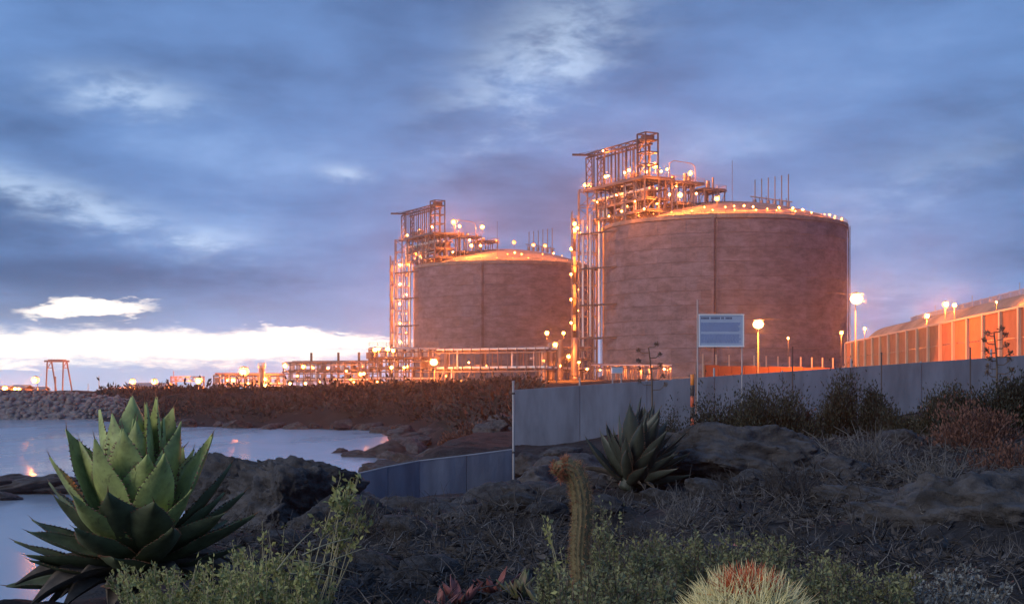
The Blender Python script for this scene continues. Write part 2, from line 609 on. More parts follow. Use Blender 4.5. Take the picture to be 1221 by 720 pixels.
def fbm(X, Y, s, seed=0.0, octv=4):
    """cheap smooth value noise, vectorised"""
    out = np.zeros(np.shape(X))
    amp, tot = 1.0, 0.0
    for k in range(octv):
        x = np.asarray(X) * s + 17.3 * k + seed
        y = np.asarray(Y) * s + 9.1 * k - seed
        xi, yi = np.floor(x), np.floor(y)
        fx, fy = x - xi, y - yi
        fx, fy = fx * fx * (3 - 2 * fx), fy * fy * (3 - 2 * fy)

        def h(a, b):
            v = np.sin(a * 127.1 + b * 311.7 + seed * 3.3) * 43758.5453
            return v - np.floor(v)
        v = (h(xi, yi) * (1 - fx) + h(xi + 1, yi) * fx) * (1 - fy) + (h(xi, yi + 1) * (1 - fx) + h(xi + 1, yi + 1) * fx) * fy
        out += amp * (v * 2 - 1)
        tot += amp
        amp *= 0.5
        s *= 2.07
    return out / tot


def height(X, Y):
    X = np.asarray(X, float)
    Y = np.asarray(Y, float)
    num = np.zeros(X.shape)
    den = np.zeros(X.shape)
    eps = (0.35 + 0.05 * np.abs(Y)) ** 2
    for (x, y, z) in CP:
        d2 = (X - x) ** 2 + (Y - y) ** 2
        w = 1.0 / (d2 + eps * 0.25) ** 1.9
        num += w * z
        den += w
    plat = num / den
    d = coast_distance(X, Y)
    wid = np.clip(1.6 + 0.05 * Y, 1.6, 14)
    nz = fbm(X, Y, 0.35, 1.0)
    nz2 = fbm(X, Y, 1.7, 5.0)
    nz3 = fbm(X, Y, 0.045, 9.0)
    land = np.clip((d + nz3 * np.clip(Y - 40, 0, 160) * 0.012 + nz * 0.5) / wid, -1, 1)
    k = sstep(-0.05, 1.0, land)
    z = plat * k
    z = np.where(land < -0.05, np.maximum(-3.0, (land + 0.05) * wid * 0.35), z)
    rug = 0.13 + 0.30 * (1 - sstep(0.2, 1.0, k)) * (k > 0)
    z = z + nz * rug * np.clip(0.5 + Y * 0.012, 0.5, 1.8) + nz2 * 0.11 + fbm(X, Y, 5.0, 2.0, 2) * 0.025 * (Y < 40)
    far = sstep(80, 150, Y) * (k > 0.15) * (1 - sstep(44, 54, X))
    z = z + far * (0.55 * nz3 + 0.25 * nz) * (1 - sstep(330, 360, Y))
    # the lit hill on the right, behind the tall barrier
    foot = 50 + 0.088 * (Y - 140) + 5
    hill = sstep(0, 15, X - foot) * sstep(110, 165, Y) * (1 - sstep(330, 366, Y))
    z = z * (1 - hill) + 19.6 * hill
    return z


def zg(x, y):
    return float(height(np.array([x]), np.array([y]))[0])


def build_ground():
    ox, oy = 0.0, -5.0
    na, nr = 560, 600
    ang = np.concatenate([np.linspace(-1.45, -0.5, 60, endpoint=False), np.linspace(-0.5, 0.5, na - 120, endpoint=False), np.linspace(0.5, 1.45, 60)])
    rad = np.geomspace(2.0, 930, nr)
    A, Rr = np.meshgrid(ang, rad)
    X = ox + np.sin(A) * Rr
    Y = oy + np.cos(A) * Rr
    Z = height(X, Y)
    verts = np.stack([X.ravel(), Y.ravel(), Z.ravel()], 1)
    n = len(ang)
    i, j = np.meshgrid(np.arange(n - 1), np.arange(nr - 1))
    a = (j * n + i).ravel()
    faces = np.stack([a, a + 1, a + n + 1, a + n], 1)[:, ::-1]
    o = link('ground', mesh_np('ground', verts, faces, 'ground', True))
    o['kind'] = 'structure'
    s = 940
    o = link('sea', mesh_py('sea', [(-s, -s, 0), (s, -s, 0), (s, s, 0), (-s, s, 0)], [(0, 1, 2, 3)], 'water'))
    o['kind'] = 'structure'


build_ground()


# ------------------------------------------------------------------ lamps
BULBS = {}


def bulb(parent, off, watts):
    """the light a lamp gives, hung just under its globe"""
    w = round(watts / 50) * 50
    if w not in BULBS:
        d = bpy.data.lights.new('sodium_bulb', 'POINT')
        d.energy = w
        d.color = SOD
        d.shadow_soft_size = 0.0
        BULBS[w] = d
    o = bpy.data.objects.new('bulb', BULBS[w])
    C.objects.link(o)
    o.parent = parent
    o.location = off
    return o


def lamp(p, r, material, label, group=None, post=1.6, cat='lamp', name='floodlight', pole_mat='steel_dark', hood=True, power=1.0):
    """a globe luminaire on a post standing on whatever is below it"""
    watts = max(700, (17000 if material != 'lamp_small' else 8000) * r * r) * power
    r = r * 0.78
    p = Vector(p)
    t = thing(name, label, cat, (p.x, p.y, p.z - r - post), group)
    member('post', t, (p.x, p.y, p.z - r - post), (p.x, p.y, p.z - r * 0.9), max(0.1, r * 0.22), pole_mat, 'cyl')
    g = link('globe', unit('ball', material), t, (0, 0, r + post), scale=(2 * r, 2 * r, 2 * r))
    bulb(t, (0.0, -r * 1.15, post + r * 0.9), watts)
    if hood:
        link('hood', unit('cap', pole_mat), t, (0, 0, r + post + r * 0.8), scale=(1.7 * r, 1.7 * r, 1.7 * r))
    return t


# ------------------------------------------------------------------ storage tanks
TR = 42.0
ZB, ZR = 8.3, 60.5
PAN = {}


def panel_mesh(da, r0, r1, h, seg=3):
    v, f = [], []
    for k in range(seg + 1):
        a = -da / 2 + da * k / seg
        for (r, z) in ((r0, 0), (r1, 0.05), (r1, h - 0.05), (r0, h)):
            v.append((r * math.cos(a), r * math.sin(a), z))
    for k in range(seg):
        b = 4 * k
        for q in range(3):
            f.append((b + q, b + 4 + q, b + 5 + q, b + 1 + q))
    f.append((0, 1, 2, 3))
    e = 4 * seg
    f.append((e + 3, e + 2, e + 1, e))
    return mesh_py('tank_panel', v, f, 'concrete')


def storage_tank(cx, cy, label, rib_angles):
    t = thing('storage_tank', label, 'storage tank', (cx, cy, ZB))
    H = ZR - ZB
    link('core_wall', lathe_mesh('core_wall', [(TR - 0.25, 0), (TR - 0.25, H - 0.5)], 72, 'concrete_joint'), t)
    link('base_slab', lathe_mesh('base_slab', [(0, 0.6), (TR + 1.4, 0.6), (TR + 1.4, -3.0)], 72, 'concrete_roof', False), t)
    lifts, cols = 11, 26
    h = (H - 1.6) / lifts
    if 'p' not in PAN:
        PAN['p'] = panel_mesh(2 * math.pi / cols - 0.0006, TR - 0.24, TR - 0.12, h - 0.07)
    for i in range(lifts):
        for j in range(cols):
            link('wall_panel', PAN['p'], t, (0, 0, 0.6 + i * h), (0, 0, 2 * math.pi * (j + 0.5 * (i % 2)) / cols + 0.05))
    for a in rib_angles:
        x, y = cx + (TR + 0.25) * math.cos(a), cy + (TR + 0.25) * math.sin(a)
        o = block('buttress', t, (x, y, ZB + 0.6), (0.5, 0.8, H - 1.2), 'concrete', a)
        x, y = cx + (TR + 0.8) * math.cos(a + 0.025), cy + (TR + 0.8) * math.sin(a + 0.025)
        member('conduit', t, (x, y, ZB), (x, y, ZR), 0.28, 'steel_dark', 'cyl')
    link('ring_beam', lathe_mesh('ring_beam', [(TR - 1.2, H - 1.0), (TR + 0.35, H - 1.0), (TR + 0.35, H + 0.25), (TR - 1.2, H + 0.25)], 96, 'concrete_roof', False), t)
    prof = []
    rise = 8.6
    Rs = (TR ** 2 + rise ** 2) / (2 * rise)
    for k in range(13):
        r = (TR - 1.0) * (1 - k / 12)
        prof.append((r, H + 0.1 + math.sqrt(Rs * Rs - r * r) - (Rs - rise)))
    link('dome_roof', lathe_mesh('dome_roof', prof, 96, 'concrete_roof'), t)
    # guard rail round the rim
    v, f = [], []

    def addbox(a, b, w):
        a, b = Vector(a), Vector(b)
        d = (b - a).normalized()
        ref = Vector((0, 0, 1)) if abs(d.z) < .9 else Vector((1, 0, 0))
        s = d.cross(ref).normalized() * w / 2
        u = s.cross(d).normalized() * w / 2
        n = len(v)
        for q in (a, b):
            v.extend([q - s - u, q + s - u, q + s + u, q - s + u])
        for i in range(4):
            j = (i + 1) % 4
            f.append((n + i, n + j, n + 4 + j, n + 4 + i))
    N = 90
    for i in range(N):
        a0, a1 = 2 * math.pi * i / N, 2 * math.pi * (i + 1) / N
        p0 = Vector((TR * math.cos(a0), TR * math.sin(a0), H + 0.25))
        p1 = Vector((TR * math.cos(a1), TR * math.sin(a1), H + 0.25))
        addbox(p0, p0 + Vector((0, 0, 1.2)), 0.1)
        for zz in (0.6, 1.2):
            addbox(p0 + Vector((0, 0, zz)), p1 + Vector((0, 0, zz)), 0.09)
    link('guard_rail', mesh_py('guard_rail', v, f, 'steel'), t)

    def dome_z(dx, dy):
        r = math.hypot(dx, dy)
        return ZR + math.sqrt(Rs * Rs - r * r) - (Rs - rise)
    # relief vents in a row on the roof
    for k in range(6):
        dx, dy = 12.0 + 2.15 * k, 6.0 - 1.0 * k
        z0 = dome_z(dx, dy)
        vs = member('vent_stack', t, (cx + dx, cy + dy, z0 - 0.2), (cx + dx, cy + dy, 78.3 + 0.25 * k), 0.38, 'steel', 'cyl')
        link('relief_valve', unit('vessel', 'steel'), t, (dx, dy, z0 - ZB + 1.2), scale=(1.1, 1.1, 2.0))
        member('stub_pipe', t, (cx + dx - 0.75, cy + dy, z0 - 0.2), (cx + dx - 0.75, cy + dy, z0 + 3.6 + (k % 3) * 0.5), 0.22, 'steel_dark', 'cyl')
    member('vent_header', t, (cx + 10.5, cy + 6.7, 72.6), (cx + 24, cy + 0.4, 69.8), 0.45, 'steel', 'cyl')
    member('lightning_mast', t, (cx - 2.5, cy - 36, ZR + 1), (cx - 2.5, cy - 36, 78.5), 0.16, 'steel_dark', 'cyl')
    return t


T1 = (73.4, 495.0)
T2 = (-4.0, 664.0)
storage_tank(*T1, 'larger round concrete storage tank, the one behind the white notice board', [R(-103), R(-13), R(77), R(167)])
storage_tank(*T2, 'round concrete storage tank farther off, left of and beyond the larger tank', [R(-103), R(-13), R(77), R(167)])


# ------------------------------------------------------------------ pipe towers and roof platforms
def lattice(t, x0, x1, y0, y1, z0, z1, step, w, m='steel', brace=True):
    cs = [(x0, y0), (x1, y0), (x1, y1), (x0, y1)]
    for (x, y) in cs:
        member('column', t, (x, y, z0), (x, y, z1), w, m)
    n = max(1, round((z1 - z0) / step))
    for k in range(n):
        za, zb = z0 + (z1 - z0) * k / n, z0 + (z1 - z0) * (k + 1) / n
        for i in range(4):
            a, b = cs[i], cs[(i + 1) % 4]
            member('beam', t, (*a, zb), (*b, zb), w * 0.7, m)
            if brace:
                if k % 2:
                    a, b = b, a
                member('brace', t, (*a, za), (*b, zb), w * 0.5, m)


def rail(t, pts, m='steel', post=2.2):
    """hand rail along a run of points: posts, knee rail and top rail in one part"""
    v, f = [], []

    def bar(a, b, w):
        d = (b - a).normalized()
        ref = Vector((0, 0, 1)) if abs(d.z) < .9 else Vector((1, 0, 0))
        s = d.cross(ref).normalized() * w / 2
        u = s.cross(d).normalized() * w / 2
        n = len(v)
        for q in (a, b):
            v.extend([q - s - u, q + s - u, q + s + u, q - s + u])
        for i in range(4):
            j = (i + 1) % 4
            f.append((n + i, n + j, n + 4 + j, n + 4 + i))
    base = t.location
    for a, b in zip(pts, pts[1:]):
        a, b = Vector(a) - base, Vector(b) - base
        n = max(1, int((b - a).length / post))
        for k in range(n + 1):
            q = a.lerp(b, k / n)
            bar(q, q + Vector((0, 0, 1.1)), 0.1)
        for zz in (0.55, 1.1):
            bar(a + Vector((0, 0, zz)), b + Vector((0, 0, zz)), 0.09)
    link('handrail', mesh_py('handrail', v, f, m), t)


def pipe_tower(cx, cy, label):
    t = thing('pipe_tower', label, 'pipe tower', (cx - 47, cy, ZB))
    x0, x1, y0, y1 = cx - 50.2, cx - 44.0, cy - 3.5, cy + 3.5
    lattice(t, x0, x1, y0, y1, ZB, 73.6, 5.4, 0.45)
    for k, (dx, w, m) in enumerate([(-49.0, 0.75, 'pipe_white'), (-47.3, 0.5, 'steel'), (-46.4, 0.8, 'pipe_white'), (-45.3, 0.45, 'steel'), (-43.2, 0.95, 'pipe_white')]):
        member('riser_pipe', t, (cx + dx, cy - 4.4, 23 if k in (2, 4) else ZB), (cx + dx, cy - 4.4, 63 + k), w, m, 'cyl')
    for z in (22.3, 33.5, 46.0, 58.0):
        member('pipe_bracket', t, (cx - 50, cy - 5.1, z), (cx - 37.5, cy - 17.5, z), 0.55, 'steel_dark')
        member('pipe_bracket', t, (cx - 50.3, cy - 3.6, z), (cx - 42.5, cy - 3.6, z), 0.5, 'steel_dark')
    # stair side, on the outer face, with landings
    sx = cx - 52.6
    for y in (cy - 2.2, cy + 2.2):
        member('stair_post', t, (sx, y, ZB), (sx, y, 66.5), 0.32, 'steel')
    n = 10
    for k in range(n):
        za, zb = ZB + k * 5.6, ZB + (k + 1) * 5.6
        s = 1 if k % 2 else -1
        member('stair_flight', t, (sx + 0.9, cy - 2.0 * s, za), (sx + 0.9, cy + 2.0 * s, zb), 0.25, 'grating', 'box', 1.0)
        block('landing', t, (sx + 0.9, cy + 2.9 * s, zb - 0.1), (2.4, 1.5, 0.15), 'grating')
        rail(t, [(sx - 0.3, cy + 3.6 * s, zb), (sx + 2.0, cy + 3.6 * s, zb)])
    return t


def roof_platform(cx, cy, label):
    A = Vector((cx - 47.2, cy, 0))
    u = Vector((0.462, -0.887, 0))
    v = Vector((0.887, 0.462, 0))
    t = thing('roof_platform', label, 'platform', (cx - 40, cy - 16, ZR))

    def q(a, b, z):
        p = A + u * a + v * b
        return Vector((p.x, p.y, z))

    def foot(p):
        r = math.hypot(p.x - cx, p.y - cy)
        return ZR + 0.2 if r < TR + 0.3 else 63.0
    ang = math.atan2(u.y, u.x)

    def deck(a0, a1, b0, b1, z, th=0.35):
        c = q((a0 + a1) / 2, (b0 + b1) / 2, z - th)
        block('deck', t, c, (a1 - a0, b1 - b0, th), 'grating', ang)
        for b in (b0, b1):
            member('edge_beam', t, q(a0, b, z - 0.7), q(a1, b, z - 0.7), 0.5, 'steel')
        n = max(1, int((a1 - a0) / 6))
        for k in range(n + 1):
            a = a0 + (a1 - a0) * k / n
            member('cross_beam', t, q(a, b0, z - 0.75), q(a, b1, z - 0.75), 0.4, 'steel')
    # main deck and the lower levels
    deck(-1, 37, -1, 11, 74.2)
    deck(2, 36, 1, 10, 67.6)
    deck(29, 38.5, 11.3, 22, 73.2)
    deck(28, 38.5, 22.3, 31, 71.6)
    deck(27, 38, 12, 30, 66.4)
    for a in (0, 6, 12, 18, 24, 30, 36.5):
        for b in (0, 5.5, 10.6):
            p = q(a, b, 0)
            member('column', t, q(a, b, foot(p)), q(a, b, 74), 0.55, 'steel')
        member('brace', t, q(a, 0, 63), q(a, 10.6, 73.6), 0.2, 'steel')
    for a in (0, 12, 24):
        for b in (0, 10.6):
            member('brace', t, q(a, b, 67.5), q(a + 6, b, 73.5), 0.2, 'steel')
            member('brace', t, q(a + 12, b, 67.5), q(a + 6, b, 73.5), 0.2, 'steel')
    for a in (28.5, 33, 38):
        for b in (14, 18.5, 22.6, 27, 30.6):
            member('column', t, q(a, b, ZR + 2), q(a, b, 73 if b < 22 else 71.5), 0.38, 'steel')
    for b in (14, 18.5, 22.6, 27):
        member('brace', t, q(38, b, 62), q(38, b + 4.2, 71), 0.18, 'steel')
    rail(t, [q(37, -1, 74.2), q(-1, -1, 74.2), q(-1, 11, 74.2)])
    rail(t, [q(38.5, 0, 74.2), q(38.5, 22, 73.2), q(38.5, 22.4, 71.6), q(38.5, 31, 71.6), q(28, 31, 71.6)])
    rail(t, [q(2, 1, 67.6), q(36, 1, 67.6)])
    # pipework on and under the decks
    for k, b in enumerate((1.5, 3.0, 4.4, 6.4, 8.4)):
        member('header_pipe', t, q(1, b, 70.2 + 0.5 * (k % 2)), q(37, b, 70.2 + 0.5 * (k % 2)), (0.9, 0.6, 0.75, 0.5, 0.6)[k], 'pipe_white' if k in (0, 2) else 'steel', 'cyl')
    for k in range(14):
        a = 3 + 2.4 * k
        b = random.uniform(1, 9)
        member('drop_pipe', t, q(a, b, 62), q(a, b, random.uniform(69, 73)), random.uniform(0.3, 0.7), random.choice(['pipe_white', 'steel', 'steel']), 'cyl')
    for k in range(7):
        a = 5 + 4.6 * k
        b = random.uniform(2, 8)
        p = q(a, b, 67.6)
        o = link('pump_vessel', unit('vessel', 'steel'), t, p - t.location, scale=(1.6, 1.6, random.uniform(2.5, 4.2)))
    for k in range(5):
        p = q(random.uniform(29, 37), 13 + 3.4 * k, 73.2 if k < 3 else 71.6)
        link('valve_unit', unit('vessel', 'steel'), t, p - t.location, scale=(1.3, 1.3, random.uniform(1.6, 3.0)))
    for k in range(5):
        b = 13 + 3.6 * k
        member('drop_pipe', t, q(36 - k, b, 63), q(36 - k, b, 72), 0.5, 'pipe_white', 'cyl')
    for k in range(26):
        a, b = random.uniform(2, 36), random.uniform(0.5, 10)
        member('riser', t, q(a, b, 61.5), q(a, b, random.choice([67, 70, 74])), random.uniform(.3, .8), random.choice(['pipe_white', 'steel', 'steel', 'rust_post']), 'cyl')
    for k in range(12):
        b = random.uniform(0.5, 10)
        a = random.uniform(1, 22)
        z = random.choice([63.2, 64.4, 65.6, 68.8, 71.6, 72.6])
        member('cross_pipe', t, q(a, b, z), q(a + random.uniform(8, 14), b, z), random.uniform(.3, .7), random.choice(['pipe_white', 'steel', 'rust_post']), 'cyl')
    for k in range(10):
        a, b = 3 + 3.3 * k, random.choice([2.5, 5, 8])
        block('equipment_box', t, q(a, b, random.choice([67.6, 67.6, 74.2])), (random.uniform(1.4, 2.6), random.uniform(1.2, 2.2), random.uniform(1.4, 3.0)), random.choice(['steel', 'rust_post', 'shed_wall']), ang)
    for k in range(9):
        a, b = random.uniform(28.5, 37.5), random.uniform(12.5, 30)
        member('riser', t, q(a, b, 63), q(a, b, random.choice([71, 73, 75.5])), random.uniform(.3, .7), random.choice(['pipe_white', 'steel']), 'cyl')
    deck(3, 37, 0.5, 9.5, 63.6)
    # bent pipe hoop over the deck
    hoop = [q(34, 11, 74), q(34, 11.4, 79.4), q(34, 13, 80.3), q(34, 20, 79.9), q(34, 21.4, 79.0), q(34, 21.6, 73)]
    for a, b in zip(hoop, hoop[1:]):
        member('loop_pipe', t, a, b, 0.28, 'steel', 'cyl')
    return t


def hoist_frame(cx, cy, label):
    A = Vector((cx - 47.2, cy, 0))
    u = Vector((0.462, -0.887, 0))
    v = Vector((0.887, 0.462, 0))
    t = thing('hoist_frame', label, 'hoist', (cx - 40, cy - 12, 74.2))

    def q(a, b, z):
        p = A + u * a + v * b
        return Vector((p.x, p.y, z))
    m = 'steel_dark'
    # row of uprights under a trussed runway
    for k in range(13):
        a = 3.5 + 2.35 * k
        member('upright', t, q(a, 0.5, 74.2), q(a, 0.5, 85.2), 0.34 if k % 3 else 0.5, m)
        if k % 2 == 0:
            member('upright', t, q(a, 4.5, 74.2), q(a, 4.5, 85.2), 0.34, m)
    for b in (0.5, 4.5):
        member('runway_beam', t, q(-1.5, b, 85.2), q(34, b, 85.2), 0.55, m)
        member('runway_beam', t, q(-1.5, b, 86.6), q(34, b, 86.6), 0.4, m)
        n = 16
        for k in range(n):
            a0, a1 = -1.5 + 35.5 * k / n, -1.5 + 35.5 * (k + 1) / n
            member('truss_web', t, q(a0, b, 85.2 if k % 2 else 86.6), q(a1, b, 86.6 if k % 2 else 85.2), 0.22, m)
    for k in range(8):
        member('tie_beam', t, q(-1 + 5 * k, 0.5, 86.4), q(-1 + 5 * k, 4.5, 86.4), 0.3, m)
    # lattice leg at the outer end
    for (a, b) in ((-1, 0.2), (3, 0.2), (3, 4.8), (-1, 4.8)):
        member('lattice_leg', t, q(a, b, 74.2), q(a - 0.4, b, 85.2), 0.42, m)
    for k in range(4):
        z0, z1 = 74.2 + 2.75 * k, 74.2 + 2.75 * (k + 1)
        for b in (0.2, 4.8):
            member('lattice_web', t, q(-1, b, z0), q(3, b, z1), 0.22, m)
            member('lattice_web', t, q(3, b, z0), q(-1, b, z1), 0.22, m)
    # winch tower at the inner end
    for (a, b) in ((32, 0), (37, 0), (37, 4.8), (32, 4.8)):
        member('winch_post', t, q(a, b, 74.2), q(a, b, 88.2), 0.55, m)
    for z in (78, 82, 86, 88.2):
        for (s, e) in (((32, 0), (37, 0)), ((37, 0), (37, 4.8)), ((37, 4.8), (32, 4.8)), ((32, 4.8), (32, 0))):
            member('winch_beam', t, q(*s, z), q(*e, z), 0.4, m)
    for z in (74.2, 78, 82):
        member('winch_brace', t, q(32, 0, z), q(37, 0, z + 4), 0.22, m)
        member('winch_brace', t, q(32, 4.8, z), q(32, 0, z + 4), 0.22, m)
    p = q(34.5, 2.4, 85.6)
    block('winch_drum', t, p, (3.2, 3.2, 2.0), m, math.atan2(u.y, u.x))
    # boom that reaches out past the tank
    s = q(0, 2.5, 86.2)
    member('boom', t, s, s + Vector((-7.5, -1.0, 0)), 0.7, m)
    member('boom_stay', t, s + Vector((1.5, 0, 1.8)), s + Vector((-5.5, -0.8, 0.3)), 0.15, m, 'cyl')
    member('boom_stay', t, s, s + Vector((1.5, 0, 1.8)), 0.3, m)
    return t


for (c, who) in ((T1, 'larger tank'), (T2, 'farther tank')):
    pipe_tower(*c, f'tall steel tower of white riser pipes and stairs beside the {who}')
    roof_platform(*c, f'multi-level steel pipework platform on the roof edge of the {who}')
    hoist_frame(*c, f'dark comb-like hoist frame with boom above the roof of the {who}')


def on_tank(px, py, dc, tank):
    """depth dc is measured from the tank's middle"""
    return Pt(px, py, tank[1] + dc)


g = 'orange lamps on the roof platform of the larger tank'
l = 'bright orange lamp on the roof platform of the larger tank'
for (px, py, dc, r, m) in [(697, 221, 0, .8, 'lamp_far'), (722, 211, -12, .85, 'lamp_far'), (725, 210, -14, .6, 'lamp_far'), (745, 206, -22, .6, 'lamp_far'), (750, 203, -24, .8, 'lamp_far'),
                           (770, 205, -30, .75, 'lamp_far'), (781, 198, -26, 1.25, 'lamp_far'), (788, 205, -24, .7, 'lamp_far'), (795, 202, -22, .6, 'lamp_far'), (823, 207, -14, 1.1, 'lamp_far'),
                           (811, 233, -34, 1.1, 'lamp_far'), (830, 231, -30, .55, 'lamp_far'), (798, 232, -34, .5, 'lamp_far'), (768, 249, -36, .5, 'lamp_small'), (741, 252, -28, .6, 'lamp_small'),
                           (735, 233, -18, .5, 'lamp_small'), (712, 241, -10, .4, 'lamp_small'), (719, 180, -10, .5, 'lamp_small'), (757, 240, -30, .4, 'lamp_small'), (726, 258, -26, .5, 'lamp_small'), (748, 246, -24, .45, 'lamp_small'), (783, 243, -30, .5, 'lamp_small'), (806, 222, -28, .4, 'lamp_small')]:
    lamp(on_tank(px, py, dc, T1), r, m, l, g)
lamp(on_tank(855, 237, -38.5, T1), 1.15, 'lamp_far', 'large orange lamp at the mast foot on the rim of the larger tank', None, post=2.0, power=0.2)
g = 'small orange lamps round the dome roof of the larger tank'
l = 'small orange lamp on the dome roof of the larger tank'
for (px, dc, z, r) in [(875, -39, 62.8, .3), (887, -38, 63.0, .45), (898, -37, 62.8, .35), (929, -34, 63.0, .4), (945, -30, 63.2, .5), (957, -25, 63.4, .42), (979, -16, 62.8, .45), (980, -19, 61.9, .45),
                       (989, -12, 63.2, .45), (995, -9, 62.6, .45), (1003, -4, 62.2, .6), (1005, -7, 61.6, .5), (840, -38, 62.6, .35), (865, -40, 62.4, .3), (915, -36, 62.4, .28), (968, -24, 62.2, .3)]:
    p = Pt(px, 0, T1[1] + dc)
    lamp((p.x, p.y, z + 0.6), r, 'lamp_small', l, g, post=1.6, power=0.9)
for k in range(15):
    a = R(200 + k * 9.5)
    lamp((T1[0] + (TR - .7) * math.cos(a), T1[1] + (TR - .7) * math.sin(a), ZR + 1.5), .26, 'lamp_small', 'tiny orange lamp in the row along the rim of the larger tank', 'tiny rim lamps of the larger tank', post=1.1, power=1.3)
    lamp((T2[0] + (TR - .7) * math.cos(a), T2[1] + (TR - .7) * math.sin(a), ZR + 1.5), .26, 'lamp_small', 'tiny orange lamp in the row along the rim of the farther tank', 'tiny rim lamps of the farther tank', post=1.1, power=1.3)
for (px, py) in ((716, 441), (738, 444), (764, 442), (792, 440)):  # lamps added to throw an orange wash up the tank wall
    p = Pt(px, py, 438)
    lamp(p, .42, 'lamp_small', 'small orange lamp added to wash the foot of the larger tank wall', 'added wash lamps at the foot of the larger tank wall', post=max(.5, p.z - zg(p.x, p.y) - .4), power=9)
g = 'orange lamps down the stair side of the larger tank tower'
l = 'orange lamp on the stair side of the larger tank tower'
for (px, py, r) in [(685, 267, 1.0), (688, 272, .7), (691, 278, .6), (681, 297, .75), (681, 327, .75), (681, 357, .7), (681, 385, .7), (690, 345, .4), (691, 312, .4), (690, 370, .4)]:
    lamp(on_tank(px, py, -1, T1), r, 'lamp_far', l, g, post=0.8)

g = 'orange lamps on the roof platform of the farther tank'
l = 'orange lamp on the roof platform of the farther tank'
for (px, py, dc, r, m) in [(486, 281, 0, .8, 'lamp_far'), (500, 275, -12, 1.1, 'lamp_far'), (515, 271, -20, .9, 'lamp_far'), (541, 265, -28, 1.5, 'lamp_far'), (548, 270, -24, .9, 'lamp_far'),
                           (575, 271, -16, 1.35, 'lamp_far'), (562, 293, -34, 1.0, 'lamp_far'), (573, 293, -32, .6, 'lamp_far'), (560, 286, -32, .6, 'lamp_far'), (498, 304, -10, .8, 'lamp_far'), (511, 308, -20, .5, 'lamp_small'),
                           (530, 306, -28, .5, 'lamp_small'), (588, 303, -30, .5, 'lamp_small'), (540, 301, -30, .5, 'lamp_small')]:
    lamp(on_tank(px, py, dc, T2), r, m, l, g)
g = 'orange lamps on the dome roof of the farther tank'
l = 'orange lamp on the dome roof of the farther tank'
for (px, py, dc, r) in [(592, 287, -20, .6), (613, 289, -34, 1.1), (636, 292, -30, 1.1), (650, 293, -26, 1.1), (605, 303, -39, .4), (614, 301, -38, .6), (622, 303, -37, .4), (647, 303, -33, .45), (660, 302, -30, .6), (670, 305, -26, .45)]:
    lamp(on_tank(px, py, dc, T2), r, 'lamp_small', l, g, post=1.6, power=0.16 if r > 1 else 0.5)
g = 'orange lamps down the stair side of the farther tank tower'
l = 'orange lamp on the stair side of the farther tank tower'
for (py, r) in [(316, 1.1), (339, 1.0), (362, .95), (385, .95), (408, .9), (328, .5), (351, .5), (374, .5), (397, .5)]:
    lamp(on_tank(477 if r > .6 else 484, py, -1, T2), r, 'lamp_far', l, g, post=0.8)


# ------------------------------------------------------------------ process plant
def pipe_rack(label, pxa, pxb, Ya, Yb, ztop, levels, nbay, depth=6.0, w=0.35, mats=('pipe_white', 'steel', 'rust_post'), npipe=4, name='pipe_rack'):
    a, b = Pt(pxa, 460, Ya), Pt(pxb, 460, Yb)
    za, zb = zg(a.x, a.y), zg(b.x, b.y)
    z0 = min(za, zb) - 0.4
    mid = (a + b) / 2
    t = thing(name, label, 'pipe rack', (mid.x, mid.y, z0))
    d = (b - a)
    d.z = 0
    L = d.length
    d.normalize()
    s = Vector((-d.y, d.x, 0))

    def q(k, e, z):
        p = a + d * (L * k / nbay) + s * (depth * e)
        return Vector((p.x, p.y, z))
    zs = [z0 + 0.4 + (ztop - z0) * (i + 1) / levels for i in range(levels)]
    for k in range(nbay + 1):
        for e in (0, 1):
            member('column', t, q(k, e, z0), q(k, e, zs[-1] + 0.3), w, 'steel')
        for z in zs:
            member('cross_beam', t, q(k, -0.08, z), q(k, 1.08, z), w * 0.9, 'steel')
    for z in zs:
        for e in (0, 1):
            member('long_beam', t, q(0, e, z - 0.5), q(nbay, e, z - 0.5), w * 0.8, 'steel')
    for i, z in enumerate(zs):
        for k in range(npipe):
            e = (k + 0.6) / npipe
            dia = random.choice([0.35, 0.5, 0.7])
            member('pipe', t, q(-0.15, e, z + 0.3 + dia / 2 - 0.1), q(nbay + 0.15, e, z + 0.3 + dia / 2 - 0.1), dia, mats[(k + i) % len(mats)], 'cyl')
    for k in range(nbay * levels):
        a_, e_ = random.uniform(0, nbay), random.uniform(0, 1)
        lv = random.randrange(levels)
        zl = z0 if lv == 0 else zs[lv - 1]
        member('drop_pipe', t, q(a_, e_, zl), q(a_, e_, zs[lv] + random.uniform(0, .8)), random.choice([.25, .35, .5]), random.choice(['steel', 'rust_post', 'pipe_white']), 'cyl')
        if k % 2:
            block('equipment_box', t, q(random.uniform(0, nbay), random.uniform(0.1, .9), zl + .3), (random.uniform(.8, 2.0), random.uniform(.8, 1.6), random.uniform(.8, 1.9)), random.choice(['steel', 'rust_post', 'shed_wall']))
    for k in range(0, nbay, 3):
        member('brace', t, q(k, 0, z0), q(k + 1, 0, zs[0]), w * 0.5, 'steel')
    return t, q, zs


